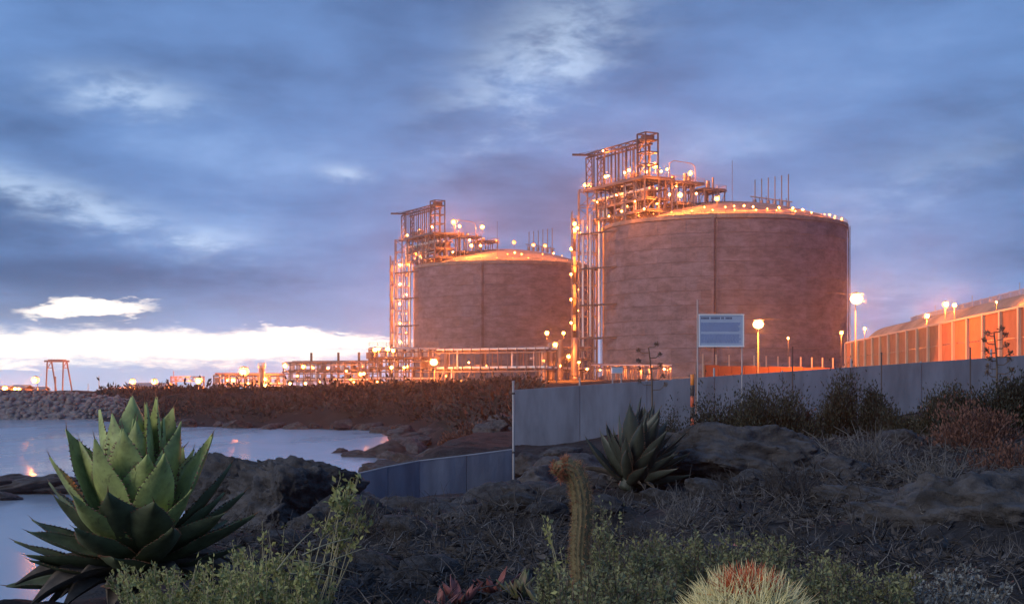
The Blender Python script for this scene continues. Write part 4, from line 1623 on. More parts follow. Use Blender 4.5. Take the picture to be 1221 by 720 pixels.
for (px, py, Y, sx, sy, sz, k, lab) in [(418, 584, 27, .6, .7, .7, 90, 'dark rock hiding the seaward end of the lower grey fence'), (450, 596, 25, .7, .6, .6, 91, 'low dark rock right of the one hiding the fence end')]:
    V, Fc = rock_arrays(5, k, 0.42, 0.8, 0.3)
    p = Pt(px, py, Y)
    tag(link('rock_outcrop', mesh_np('rock_outcrop', V, Fc, 'rock'), None, (p.x, p.y, p.z - sz * .75), (0, 0, k), (sx, sy, sz)), lab, 'rock')
g, l = 'boulders at the foot of the lower fence', 'dark rounded boulder at the foot of the lower grey fence'
for i, (px, py, Y, s) in enumerate([(478, 598, 24, .42), (500, 602, 23, .36), (526, 597, 25, .5), (552, 600, 24, .42), (580, 592, 26, .5), (602, 584, 28, .6), (515, 612, 20, .36), (462, 610, 22, .4), (566, 608, 21, .34), (596, 604, 22, .42), (442, 612, 21, .4), (545, 620, 17, .28), (486, 620, 17.5, .3), (610, 598, 24, .5), (536, 604, 22, .4)]):
    boulder(px, py, Y * .76, s * 1.05, s * .85, s * .75, i, l, g)
g, l = 'boulders below the upper fence', 'rounded boulder on the bank below the corner of the upper fence'
for i, (px, py, Y, s) in enumerate([(626, 580, 28, .6), (642, 565, 40, .9), (662, 556, 44, .9), (634, 545, 50, .8), (650, 594, 25, .5), (676, 580, 27, .55), (692, 566, 32, .7), (668, 535, 54, .8), (692, 545, 46, .7), (636, 612, 20, .36), (664, 600, 21, .36), (690, 596, 20, .34)]):
    boulder(px, py, Y, s * 1.2, s, s * .75, i + 2, l, g)
g, l = 'rocks breaking the water of the cove', 'small dark rock breaking the water of the cove'
for i, (px, py, Y, sx, sz) in enumerate([(404, 538, 128, 1.1, .8), (415, 541, 127, .7, .5), (455, 535, 122, 3.4, 1.9), (470, 541, 118, 1.6, 1.0), (440, 541, 121, 2.2, .9), (478, 553, 98, 2.2, 1.2), (462, 558, 92, 1.6, .9), (500, 548, 104, 2.4, 1.1)]):
    boulder(px, py, Y, sx, sx * .6, sz, i + 3, l, g, rz=random.uniform(-.4, .4))
g, l = 'low rocks in the water left of the agave', 'low dark rock awash in the water beside the big agave'
for i, (px, py, Y, sx, sz) in enumerate([(0, 569, 88, 1.6, .5), (12, 572, 86, 1.5, .5), (25, 570, 87, 1.3, .5), (40, 573, 84, 1.8, .6), (56, 568, 88, 1.6, .6), (70, 574, 83, 2.0, .6), (90, 578, 80, 2.2, .6), (30, 580, 80, 2.6, .45), (8, 588, 75, .7, .3), (115, 572, 84, 1.8, .6), (-15, 574, 85, 2.0, .5)]):
    boulder(px, py, Y, sx, sx * .5, sz, i + 1, l, g, rz=random.uniform(-.4, .4))
g, l = 'boulders along the far shore of the cove', 'dark boulder along the rocky far shore of the cove'
r = random.Random(11)
for i in range(46):
    u = i / 45
    pts = [(-5, 92), (-6, 112), (-9, 138), (-13, 172), (-17, 190), (-28, 198), (-46, 208), (-60, 230)]
    k = min(6, int(u * 7))
    w = u * 7 - k
    x = pts[k][0] * (1 - w) + pts[k + 1][0] * w + r.uniform(-1.5, 2.5)
    y = pts[k][1] * (1 - w) + pts[k + 1][1] * w + r.uniform(-2, 3)
    s = r.uniform(.7, 1.7)
    o = link('boulder', ROCKS[i % 7], None, (x, y, max(0.1, zg(x, y) * 0.6) + s * 0.1), (r.uniform(-.3, .3), r.uniform(-.3, .3), r.uniform(0, 6.2)), (s * 1.4, s, s * .7))
    tag(o, l, 'rock', g)
g, l = 'cliff boulders between the lower fence and the plant', 'weathered boulder on the slope behind the lower grey fence'
for i in range(22):
    px, Y = r.uniform(535, 611), r.uniform(72, 130)
    x = (px - 610.5) / F * Y
    s = r.uniform(.5, 1.2)
    o = link('boulder', ROCKS[i % 7], None, (x, Y, zg(x, Y) + s * .2), (r.uniform(-.3, .3), r.uniform(-.3, .3), r.uniform(0, 6.2)), (s * 1.1, s, s * 1.0))
    tag(o, l, 'rock', g)
g, l = 'stones lying in the dry brush', 'dark stone half buried in the dry brush'
for i in range(110):
    px, Y = (r.uniform(330, 1230) if i < 55 else r.uniform(400, 680)), r.uniform(6.5, 22)
    x = (px - 610.5) / F * Y
    s = r.uniform(.05, .22) * (Y / 11) ** .5
    o = link('boulder', ROCKS[i % 7], None, (x, Y, zg(x, Y) + s * .1), (r.uniform(-.3, .3), r.uniform(-.3, .3), r.uniform(0, 6.2)), (s * 1.3, s, s * .7))
    if px < 680:
        tag(o, 'dark stone in the rubble below the lower grey fence', 'rock', 'stones in the rubble below the lower fence')
    else:
        tag(o, l, 'rock', g)
# mounds that shape the right-hand ground
for (px, py, Y, sx, sy, sz, k, l) in [(884, 520, 15.5, 1.25, .9, .62, 78, 'rounded earth-grey rock mound below the long dark shrub'), (1172, 592, 8.4, .85, .7, .52, 81, 'smooth grey rock mound on the right among the dry brush'),
                                      (1075, 590, 10.5, .7, .7, .3, 82, 'flat grey rock between the dead bush and the smooth mound'), (985, 560, 12.5, .8, .7, .35, 83, 'low grey rock under the dead silvery bush')]:
    V, Fc = rock_arrays(6, k, 0.4, 0.8, 0.3)
    p = Pt(px, py, Y)
    tag(link('rock_mound', mesh_np('rock_mound', V, Fc, 'rock'), None, (p.x, p.y, p.z - sz * .6), (0, 0, k), (sx, sy, sz)), l, 'rock')


# ------------------------------------------------------------------ foliage tools
def frames(D):
    """two unit vectors square to each row of D"""
    ref = np.where(np.abs(D[:, 2:3]) < 0.9, np.array([[0, 0, 1.0]]), np.array([[1.0, 0, 0]]))
    a = np.cross(D, ref)
    a /= np.linalg.norm(a, axis=1, keepdims=True) + 1e-9
    return a, np.cross(a, D)


def leaves(P, D, L, W, fold=0.25):
    """leaf blades of six points: P foot, D direction, L length, W width arrays"""
    n = len(P)
    D = D / (np.linalg.norm(D, axis=1, keepdims=True) + 1e-9)
    s, u = frames(D)
    th = rng.uniform(0, 2 * np.pi, (n, 1))
    s, u = s * np.cos(th) + u * np.sin(th), u * np.cos(th) - s * np.sin(th)
    L = np.asarray(L).reshape(-1, 1)
    W = np.asarray(W).reshape(-1, 1)
    p0 = P
    p1 = P + D * L * 0.45 + s * W * 0.5 + u * W * fold
    p2 = P + D * L + u * W * fold * 0.2
    p3 = P + D * L * 0.45 - s * W * 0.5 + u * W * fold
    pm = P + D * L * 0.5
    V = np.stack([p0, p1, p2, p3, pm], 1).reshape(-1, 3)
    b = (np.arange(n) * 5).reshape(-1, 1)
    Fa = np.concatenate([b + [[0, 1, 4]], b + [[1, 2, 4]], b + [[2, 3, 4]], b + [[3, 0, 4]]])
    return V, Fa


def tubes(paths, radii):
    """three-sided tubes; paths (n,k,3), radii (n,k)"""
    n, k, _ = paths.shape
    D = np.zeros_like(paths)
    D[:, 1:-1] = paths[:, 2:] - paths[:, :-2]
    D[:, 0] = paths[:, 1] - paths[:, 0]
    D[:, -1] = paths[:, -1] - paths[:, -2]
    Df = D.reshape(-1, 3)
    Df = Df / (np.linalg.norm(Df, axis=1, keepdims=True) + 1e-9)
    s, u = frames(Df)
    s, u = s.reshape(n, k, 3), u.reshape(n, k, 3)
    rings = []
    for q in range(3):
        a = 2 * np.pi * q / 3
        rings.append(paths + (s * math.cos(a) + u * math.sin(a)) * radii[:, :, None])
    V = np.stack(rings, 2).reshape(-1, 3)
    base = (np.arange(n) * k * 3).reshape(-1, 1)
    Fa = []
    for i in range(k - 1):
        for q in range(3):
            p = (q + 1) % 3
            Fa.append(base + [[i * 3 + q, i * 3 + p, (i + 1) * 3 + p, (i + 1) * 3 + q]])
    return V, np.concatenate(Fa)


def curl_paths(P, D, L, k=4, bend=0.35, up=0.0):
    n = len(P)
    D = D / (np.linalg.norm(D, axis=1, keepdims=True) + 1e-9)
    pts = [P]
    cur = D
    for i in range(k - 1):
        cur = cur + rng.normal(0, bend, (n, 3)) / (k - 1) + np.array([[0, 0, up]]) / (k - 1)
        cur = cur / (np.linalg.norm(cur, axis=1, keepdims=True) + 1e-9)
        pts.append(pts[-1] + cur * np.asarray(L).reshape(-1, 1) / (k - 1))
    return np.stack(pts, 1)


def shrub(name, label, cat, px, py_foot, Y, rx, ry, rz_, nclump, nleaf, lsize, leafmat, stemmat, group=None, up=0.6, lean=0.0, open_=0.25, nstem=26, foot_z=None, narrow=0.38):
    """a rounded bush: stems and clumps of leaves with gaps between them"""
    x = (px - 610.5) / F * Y
    z0 = zg(x, Y) - 0.05 if foot_z is None else foot_z
    t = thing(name, label, cat, (x, Y, z0), group)
    d = rng.normal(0, 1, (nclump, 3))
    d /= np.linalg.norm(d, axis=1, keepdims=True)
    d[:, 2] = np.abs(d[:, 2])
    rad = rng.uniform(0.35, 1.0, (nclump, 1)) ** 0.5
    lob = 1 + 0.22 * np.sin(d[:, :1] * 5 + px) + 0.18 * np.sin(d[:, 1:2] * 7 + Y) + 0.12 * np.sin(d[:, 2:3] * 9)
    cen = d * rad * lob * [[rx, ry, rz_]]
    cen[:, 0] += lean * cen[:, 2]
    idx = rng.integers(0, nclump, nleaf)
    P = cen[idx] + rng.normal(0, 1, (nleaf, 3)) * np.array([[rx, ry, rz_]]) * open_ * 0.42
    P[:, 2] = np.maximum(P[:, 2], 0.0)
    D = d[idx] * 0.8 + rng.normal(0, 0.6, (nleaf, 3)) + [[0, 0, up]]
    L = lsize * rng.uniform(0.6, 1.35, nleaf)
    V, Fa = leaves(P, D, L, L * narrow)
    fine_part(link('foliage', mesh_np(name + '_foliage', V, Fa, leafmat), t))
    k = min(nstem, nclump)
    e = cen[:k]
    s0 = np.zeros((k, 3)) + rng.normal(0, 0.06, (k, 3)) * [[rx, ry, 0]]
    w = np.linspace(0, 1, 5).reshape(1, 5, 1)
    mid = e * 0.5 * [[0.7, 0.7, 1.15]]
    path = (1 - w) ** 2 * s0[:, None] + 2 * w * (1 - w) * mid[:, None] + w ** 2 * e[:, None]
    rr = np.linspace(1, .3, 5).reshape(1, 5) * lsize * 0.16 * np.ones((k, 1))
    V, Fa = tubes(path, rr)
    fine_part(link('stems', mesh_np(name + '_stems', V, Fa, stemmat), t))
    return t


# dark evergreen shrubs along the upper fence
for (px, Y, rx, ry, top, mat_, lab) in [
        (836, 27, .55, .6, 500, 'leaf_dark', 'low end of the long dark shrub beside the banded marker post'),
        (878, 26, .75, .7, 474, 'leaf_dark', 'dark evergreen shrub in the middle of the long row below the notice board'),
        (922, 25, .70, .7, 462, 'leaf_olive', 'tall dark olive shrub in the row, left of the reddish bush'),
        (1000, 27, .55, .6, 462, 'leaf_olive', 'upright dark shrub right of the reddish bush'),
        (1046, 26, .34, .4, 472, 'leaf_dark', 'small rounded dark shrub standing alone between the larger ones'),
        (1085, 25, .5, .5, 494, 'leaf_olive', 'low olive shrub at the foot of the wide right-hand shrub'),
        (1140, 23, .66, .6, 470, 'leaf_olive', 'wide dark shrub below the dead stalk on the right'),
        (1200, 22, .76, .7, 457, 'leaf_dark', 'broadest dark shrub at the right end of the row'),
        (1262, 22, .9, .7, 452, 'leaf_dark', 'dark shrub past the right end of the row'),
        (792, 33, .45, .5, 503, 'leaf_dark', 'small dark shrub just behind the leaning agave')]:
    xx = (px - 610.5) / F * Y
    rz_ = (Pt(px, top, Y).z - zg(xx, Y)) / 1.27
    shrub('evergreen_shrub', lab, 'shrub', px, 0, Y, rx, ry, rz_, 340, 30000, 0.058, mat_, 'stem_brown', open_=0.42, up=0.9)
shrub('reddish_bush', 'narrow reddish bush in place of an orange flare ghost between two dark shrubs', 'shrub', 965, 0, 25.5, .24, .3, 1.0, 50, 3500, 0.06, 'leaf_red', 'stem_brown', up=1.0)  # bush added to stand for an orange lens ghost
shrub('reddish_bush', 'low spreading reddish bush below the wide right-hand shrub', 'shrub', 1165, 0, 16.5, .62, .5, .42, 70, 5200, 0.045, 'leaf_red', 'stem_brown', up=1.1, open_=0.35)
shrub('reddish_bush', 'reddish dry grass patch at the right edge of the dry brush', 'shrub', 1218, 0, 14.5, .5, .5, .30, 50, 3200, 0.045, 'leaf_red', 'stem_brown', up=1.1, open_=0.35)
shrub('headland_bush', 'pale reddish bush on the slope behind the lower grey fence', 'shrub', 566, 0, 78, 1.5, 1.2, 1.5, 40, 2200, 0.2, 'leaf_red', 'stem_brown', up=0.7)
# small bare bushes in front of the lit low wall
for px in (838, 858, 868, 765, 752, 700):
    shrub('bare_bush', 'small bare bush in silhouette against the orange light behind the screen fence', 'shrub', px, 0, 95, .5, .4, 2.1 if px < 800 else 1.7, 20, 260, 0.12, 'leaf_dark', 'stem_brown', group='bare bushes behind the screen fence', up=0.8)


def far_scrub():
    """low scrub covering the headland: too much to count"""
    n = 6500
    px = rng.uniform(120, 640, n)
    Y = 300 - 205 * rng.uniform(0, 1, n) ** 1.3
    X = (px - 610.5) / F * Y
    keep = coast_distance(X, Y) > 4
    X, Y = X[keep], Y[keep]
    Z = height(X, Y)
    k = 16
    n = len(X)
    s = rng.uniform(.35, 1.0, n) * np.where(rng.uniform(0, 1, n) < .12, 2.0, 1.0)
    cen = np.repeat(np.stack([X, Y, Z], 1), k, 0)
    ss = np.repeat(s, k).reshape(-1, 1)
    d = rng.normal(0, 1, (n * k, 3))
    d[:, 2] = np.abs(d[:, 2])
    P = cen + d * ss * [[.75, .75, .42]]
    V, Fa = leaves(P, d + rng.normal(0, .5, d.shape), ss[:, 0] * rng.uniform(.35, .7, n * k), ss[:, 0] * .3)
    o = link('headland_scrub', mesh_np('headland_scrub', V, Fa, 'scrub'))
    o['kind'] = 'stuff'
    tag(o, 'low brown scrub covering the headland across the cove', 'scrub')
    # hill scrub behind the barrier
    n = 900
    Y = rng.uniform(130, 330, n)
    X = 50 + 0.088 * (Y - 140) + 4 + 9 * rng.uniform(0, 1, n) ** 2.0
    Z = height(X, Y)
    s = rng.uniform(.3, .9, n)
    cen = np.repeat(np.stack([X, Y, Z], 1), k, 0)
    ss = np.repeat(s, k).reshape(-1, 1)
    d = rng.normal(0, 1, (n * k, 3))
    d[:, 2] = np.abs(d[:, 2])
    P = cen + d * ss * [[.75, .75, .5]]
    V, Fa = leaves(P, d + rng.normal(0, .5, d.shape), ss[:, 0] * rng.uniform(.35, .7, n * k), ss[:, 0] * .3)
    o = link('hillside_scrub', mesh_np('hillside_scrub', V, Fa, 'scrub'))
    o['kind'] = 'stuff'
    tag(o, 'low scrub on the lit hillside behind the tall barrier', 'scrub')


far_scrub()


def dry_brush():
    """dead twigs and litter over the bluff"""
    for (name, n, mat_, lmin, lmax, rad, lab, pxr, yr) in [
            ('dry_brush', 12000, 'twig', .05, .26, .0035, 'tangle of dead grey twigs covering the bluff', (250, 1320), (5.2, 24)),
            ('dry_litter', 3000, 'twig_pale', .05, .2, .003, 'pale broken twigs lying over the dead brush', (380, 1320), (5.2, 19))]:
        px = rng.uniform(*pxr, n)
        Y = yr[0] * (yr[1] / yr[0]) ** (rng.uniform(0, 1, n) ** 0.9)
        X = (px - 610.5) / F * Y
        # gather them in drifts
        den = fbm(X, Y, 0.9, 3.0) + 0.5 * fbm(X, Y, 3.0, 8.0)
        keep = (den > rng.uniform(-0.75, 0.35, n) + 0.35 * (px < 640) + 0.25 * (Y > 12)) & (coast_distance(X, Y) > 0.6)
        X, Y = X[keep], Y[keep]
        Z = height(X, Y)
        m = len(X)
        lift = np.clip(fbm(X, Y, 0.9, 3.0), 0, 1) * 0.32 * rng.uniform(0, 1, m)
        P = np.stack([X, Y, Z + lift], 1)
        D = rng.normal(0, 1, (m, 3))
        D[:, 2] = np.abs(D[:, 2]) * 0.7
        sc_ = (Y / 9) ** 0.5
        L = rng.uniform(lmin, lmax, m) * sc_
        path = curl_paths(P, D, L, 4, 0.9)
        rr = np.array([[1, .9, .7, .35]]) * rad * sc_.reshape(-1, 1) * rng.uniform(.6, 1.5, (m, 1))
        V, Fa = tubes(path, rr)
        o = link(name, mesh_np(name, V, Fa, mat_))
        o['kind'] = 'stuff'
        tag(o, lab, 'brush')
    # crumpled dead leaves
    n = 42000
    px = rng.uniform(250, 1320, n)
    Y = 5.2 * (22 / 5.2) ** rng.uniform(0, 1, n)
    X = (px - 610.5) / F * Y
    den = fbm(X, Y, 0.9, 3.0)
    keep = (den > rng.uniform(-0.6, 0.5, n) + 0.3 * (px < 640)) & (coast_distance(X, Y) > 0.6)
    X, Y = X[keep], Y[keep]
    m = len(X)
    P = np.stack([X, Y, height(X, Y) + np.clip(fbm(X, Y, .9, 3.0), 0, 1) * 0.25 * rng.uniform(0, 1, m)], 1)
    D = rng.normal(0, 1, (m, 3)) * [[1, 1, .5]]
    L = rng.uniform(.025, .10, m) * (Y / 9) ** .5
    V, Fa = leaves(P, D, L, L * rng.uniform(.15, .4, m), .45)
    o = link('leaf_litter', mesh_np('leaf_litter', V, Fa, 'twig'))
    o['kind'] = 'stuff'
    tag(o, 'grey dead leaf litter scattered through the brush', 'litter')


dry_brush()


def dead_bush(px, Y, n, size, lab, mat_='twig_pale', up=0.9, grp=None):
    x = (px - 610.5) / F * Y
    t = thing('dead_bush', lab, 'dead bush', (x, Y, zg(x, Y) - .02), grp)
    P = rng.normal(0, .22, (n, 3)) * size
    P[:, 2] = np.abs(P[:, 2]) * .3
    D = rng.normal(0, 1, (n, 3)) + [[0, 0, up]]
    D[:, 2] = np.abs(D[:, 2])
    path = curl_paths(P, D, rng.uniform(.4, 1.0, n) * size, 5, .8)
    rr = np.array([[1, .9, .75, .6, .3]]) * .0055 * (size / .5) * np.ones((n, 1))
    V, Fa = tubes(path, rr)
    fine_part(link('branches', mesh_np('dead_bush_branches', V, Fa, mat_), t))
    m = n * 3
    i = rng.integers(0, n, m)
    a = path[i, 2] * .5 + path[i, 3] * .5
    path2 = curl_paths(a, rng.normal(0, 1, (m, 3)) + [[0, 0, .3]], rng.uniform(.1, .3, m) * size, 4, .6)
    V, Fa = tubes(path2, np.array([[1, .8, .6, .3]]) * .003 * (size / .5) * np.ones((m, 1)))
    fine_part(link('twigs', mesh_np('dead_bush_twigs', V, Fa, mat_), t))


for k in range(16):
    dead_bush(random.uniform(430, 1230), random.uniform(6.5, 16), 45, random.uniform(.16, .34), 'small grey dead bush in the tangle of dry brush', 'twig', grp='small dead bushes in the dry brush')
dead_bush(1040, 14, 150, .62, 'silvery dead bush with many bare twigs below the small lone shrub')
dead_bush(1000, 12.5, 90, .42, 'low grey dead bush left of the silvery one', 'twig')
dead_bush(1110, 11.5, 90, .42, 'low grey dead bush on the right by the flat rock')
dead_bush(940, 11, 80, .4, 'grey dead bush on the slope above the green ground cover', 'twig')
dead_bush(620, 10, 70, .36, 'grey dead bush behind the leafy twig', 'twig')
dead_bush(820, 9, 60, .3, 'small dead bush near the leaning agave')


# ------------------------------------------------------------------ agaves
def agave_leaf(L, W, curve, cup, seed, leafmat, teeth=13, thick=0.022):
    r = random.Random(seed)
    ns, nw = 16, 8
    cx, cz = [0.0], [0.0]
    ang = -curve * 0.35
    for i in range(ns):
        ang += curve / ns
        cx.append(cx[-1] + L / ns * math.cos(ang))
        cz.append(cz[-1] + L / ns * math.sin(ang))
    ws = np.interp(np.linspace(0, 1, ns + 1), [0, .12, .42, .65, .82, .93, 1], [.62, .70, 1, .80, .42, .15, .012]) * W
    tw = r.uniform(-.12, .12)
    top, bot = [], []
    for i in range(ns + 1):
        s = i / ns
        rt, rb = [], []
        for k in range(nw + 1):
            e = (k / nw - .5) * 2
            x = e * ws[i] / 2
            c = cup * ws[i] * (abs(e) ** 1.8) * (0.5 + 0.8 * s)
            wav = 0.012 * W * math.sin(s * 17 + e * 2 + seed) * abs(e)
            z = cz[i] + c + wav + tw * s * x
            rt.append(Vector((x, cx[i], z)))
            th = thick * (1 - .8 * s) * (1 - abs(e) ** 2.5) + 0.0015
            rb.append(Vector((x * .985, cx[i] + th * .1, z - th)))
        top.append(rt)
        bot.append(rb)
    v = [p for row in top for p in row] + [p for row in bot for p in row]
    n1 = (ns + 1) * (nw + 1)
    f = []
    for i in range(ns):
        for k in range(nw):
            a = i * (nw + 1) + k
            f.append((a, a + 1, a + nw + 2, a + nw + 1))
            f.append((n1 + a + nw + 1, n1 + a + nw + 2, n1 + a + 1, n1 + a))
        a = i * (nw + 1)
        f.append((a, a + nw + 1, n1 + a + nw + 1, n1 + a))
        a = i * (nw + 1) + nw
        f.append((a + nw + 1, a, n1 + a, n1 + a + nw + 1))
    f.append(tuple(range(0, nw + 1))[::-1] + tuple(n1 + k for k in range(nw + 1)))
    leaf = mesh_py('agave_leaf', v, f, leafmat, True)
    # teeth on both margins and the end spine
    v, f = [], []

    def tooth(p, d, along, h, w):
        n = len(v)
        up = d.cross(along).normalized() * w * .4
        v.extend([p - along * w * .5, p + up, p + along * w * .5, p - up, p + d * h + along * h * r.uniform(-.3, .5)])
        f.extend([(n, n + 1, n + 4), (n + 1, n + 2, n + 4), (n + 2, n + 3, n + 4), (n + 3, n, n + 4)])
    for side in (0, nw):
        for q in range(teeth):
            s = 0.12 + 0.8 * (q + r.uniform(-.25, .25)) / teeth
            i = min(ns - 1, int(s * ns))
            w = s * ns - i
            p = top[i][side].lerp(top[i + 1][side], w)
            al = (top[i + 1][side] - top[i][side]).normalized()
            d = Vector((1 if side else -1, 0.15, 0.15)).normalized()
            tooth(p - d * .002, d, al, r.uniform(.009, .018) * (L / .55), .010 * (L / .55))
    p = top[ns][nw // 2]
    al = (top[ns][nw // 2] - top[ns - 1][nw // 2]).normalized()
    tooth(p - al * .01, al, Vector((1, 0, 0)), .05 * (L / .55), .008)
    return leaf, mesh_py('agave_teeth', v, f, 'agave_teeth')


def agave(label, base, L, W, n, leafmat, dry, tilt=(0, 0), seed=1, pitch0=88, pitch1=4, s_in=1.05, s_out=.86, spin=0.0, core=.1, power=.85, shaded=None, shaded_from=.55):
    t = thing('agave', label, 'agave', base)
    t.rotation_euler = (tilt[0], tilt[1], 0)
    r = random.Random(seed)
    var, var_shaded = [], []
    for k in range(5):
        a = (L, W * r.uniform(.9, 1.08), r.uniform(.25, .55), r.uniform(.13, .2), seed * 10 + k)
        var.append(agave_leaf(*a, leafmat, 20))
        var_shaded.append(agave_leaf(*a, shaded or leafmat, 20))
    dryv = agave_leaf(L * .9, W * .7, -.7, .3, seed * 10 + 9, 'agave_dry', 8)
    ga = math.pi * (3 - math.sqrt(5))
    for i in range(n):
        u = i / (n - 1)
        pitch = R(pitch0 + (pitch1 - pitch0) * u ** power) + r.uniform(-.17, .17)
        az = ga * i + spin + r.uniform(-.3, .3)
        s = (s_in + (s_out - s_in) * min(1, u * 1.3)) * r.uniform(.8, 1.1)
        hz = core * 1.9 * (1 - u) + .03
        rr = core * (.18 + .5 * u)
        leaf, teeth = (var_shaded if u > shaded_from + r.uniform(-.08, .08) else var)[r.randrange(5)]  # lower leaves take the copy with shade in its colour
        o = link('leaf', leaf, t, (rr * math.cos(az), rr * math.sin(az), hz), (pitch, r.uniform(-.3, .3), az - math.pi / 2), (s * r.uniform(.9, 1.1), s, s))
        fine_part(link('teeth', teeth, o))
    for i in range(dry):
        az = r.uniform(0, 6.28)
        s = r.uniform(.55, .95)
        o = link('dry_leaf', dryv[0], t, (core * .5 * math.cos(az), core * .5 * math.sin(az), .05), (R(r.uniform(-22, 8)), r.uniform(-.3, .3), az - math.pi / 2), (s, s, s))
    link('heart', unit('vessel', leafmat), t, (0, 0, -.05), scale=(core * 1.3, core * 1.3, core * 3.0))
    return t


p = Pt(166, 690, 6.0)
agave('big green agave with toothed leaves at the water edge', (p.x, 6.0, p.z), .54, .245, 66, 'agave_leaf', 22, (R(3), R(-2)), 3, spin=.6, pitch0=85, pitch1=-4, s_in=.97, s_out=.90, power=1.0, shaded='agave_leaf_shaded', shaded_from=.5)
p = Pt(748, 580, 14.5)
agave('dark agave leaning beside the rock mound below the upper fence', (p.x, 14.5, p.z), .66, .21, 60, 'agave_leaf_dark', 6, (R(-6), R(20)), 5, pitch0=88, pitch1=24, s_in=1.0, s_out=.8, spin=1.2, core=.14)


def stalk(px, py_top, py_foot, Y, label, lean, nb):
    a, b = Pt(px + lean, py_foot, Y), Pt(px, py_top, Y)
    a.z = min(a.z, zg(a.x, a.y))
    t = thing('flower_stalk', label, 'flower stalk', a)
    k = 9
    path = np.array([[list((a.lerp(b, i / (k - 1)) - a) + Vector((.03 * math.sin(i * 1.3), 0, 0))) for i in range(k)]])
    V, Fa = tubes(path, np.linspace(.05, .022, k).reshape(1, k))
    link('stem', mesh_np('stalk_stem', V, Fa, 'stem_brown'), t)
    H = (b - a).length
    r = random.Random(int(px))
    for i in range(nb):
        u = 1 - .38 * (i / nb) * 1.0
        s = -1 if i % 2 else 1
        p = a.lerp(b, u) - a
        L = H * r.uniform(.07, .13) * (1.25 - u * .6)
        e = p + Vector((s * L, r.uniform(-.5, .5) * L, L * r.uniform(.15, .45)))
        m = p.lerp(e, .6) - Vector((0, 0, .2 * L))
        V, Fa = tubes(np.array([[list(p), list(m), list(e)]]), np.array([[.018, .015, .012]]))
        br = link('branch', mesh_np('stalk_branch', V, Fa, 'stem_brown'), t)
        V, Fa = leaves(np.array([list(e)] * 40) + rng.normal(0, .035, (40, 3)), rng.normal(0, 1, (40, 3)) + [[0, 0, .8]], rng.uniform(.05, .11, 40), np.full(40, .035))
        fine_part(link('seed_cluster', mesh_np('seed_cluster', V, Fa, 'stem_brown'), br))
    return t


stalk(774, 414, 500, 50, 'dead agave flower stalk with candelabra branches in front of the upper fence', 9, 9)
stalk(1186, 396, 470, 40, 'tall dead flower stalk rising above the wide right-hand shrub', 6, 13)
for (px, pt, Y) in ((1157, 415, 50), (1051, 421, 52), (945, 414, 54)):
    p = Pt(px, pt, Y)
    z0 = zg(p.x, Y) - .1
    t = thing('fence_stake', 'thin dark stake in front of the upper grey screen fence', 'stake', (p.x, Y, z0), 'thin stakes along the screen fence')
    member('shaft', t, (p.x, Y, z0), p, .05, 'steel_dark', 'cyl')
    link('tip', unit('ball', 'steel_dark'), t, p - t.location, scale=(.07, .07, .07))


# ------------------------------------------------------------------ cacti
def ribbed(path, radii, ribs, depth, material, name, sub=3):
    path = [Vector(p) for p in path]
    v, f = [], []
    n = ribs * sub
    ref = Vector((0, 1, 0))
    info = []
    for i, p in enumerate(path):
        d = (path[min(i + 1, len(path) - 1)] - path[max(i - 1, 0)]).normalized()
        s = d.cross(ref).normalized()
        u = s.cross(d).normalized()
        info.append((p, d, s, u))
        for k in range(n):
            a = 2 * math.pi * k / n
            rr = radii[i] * (1 - depth * (0.5 - 0.5 * math.cos(a * ribs)))
            v.append(p + (s * math.cos(a) + u * math.sin(a)) * rr)
    for i in range(len(path) - 1):
        for k in range(n):
            j = (k + 1) % n
            f.append((i * n + k, i * n + j, (i + 1) * n + j, (i + 1) * n + k))
    f.append(tuple(range((len(path) - 1) * n, len(path) * n)))
    return mesh_py(name, v, f, material, True), info


def spines(P, D, L, r, material, name):
    path = curl_paths(P, D, L, 3, .18)
    rr = np.array([[1, .7, .12]]) * r * np.ones((len(P), 1))
    V, Fa = tubes(path, rr)
    return mesh_np(name, V, Fa, material)


def column_cactus():
    Y = 3.6
    pts = [(693, 700), (692, 680), (691, 660), (692, 640), (694, 620), (694, 600), (692, 585), (689, 572), (684, 561), (676, 556), (668, 559), (663, 567)]
    w = Pt(692, 700, Y)
    w.z = min(w.z, zg(w.x, Y))
    t = thing('column_cactus', 'slim column cactus with a nodding reddish head among the ground cover', 'cactus', w)
    path = [Pt(a, b, Y) - w for a, b in pts]
    path = [Vector((path[0].x, 0, -.05))] + path
    rad = [.022, .022, .023, .024, .025, .025, .026, .026, .026, .025, .024, .024, .016]
    me, info = ribbed(path, rad, 13, .22, 'cactus_skin', 'cactus_stem')
    link('stem', me, t)
    for (red, name) in ((False, 'spines'), (True, 'crown_spines')):
        P, D = [], []
        for i in range(len(path) - 1):
            for k in range(13):
                for q in range(4):
                    w_ = (q + random.random()) / 4
                    p = path[i].lerp(path[i + 1], w_)
                    rr = rad[i] * (1 - w_) + rad[i + 1] * w_
                    _, d, s, u = info[i]
                    a = 2 * math.pi * k / 13
                    o_ = s * math.cos(a) + u * math.sin(a)
                    for h in range(5 if not red else 6):
                        if red and i < 10 and random.random() > .07:
                            continue
                        P.append(p + o_ * rr * .97)
                        D.append(o_ + d * random.gauss(.1, .6) + Vector((random.gauss(0, .5), random.gauss(0, .5), random.gauss(0, .5))))
        P, D = np.array([list(a) for a in P]), np.array([list(a) for a in D])
        fine_part(link(name, spines(P, D, rng.uniform(.006, .015, len(P)) * (1.2 if red else 1), .0005, 'cactus_spine_red' if red else 'cactus_spine', name), t))


column_cactus()


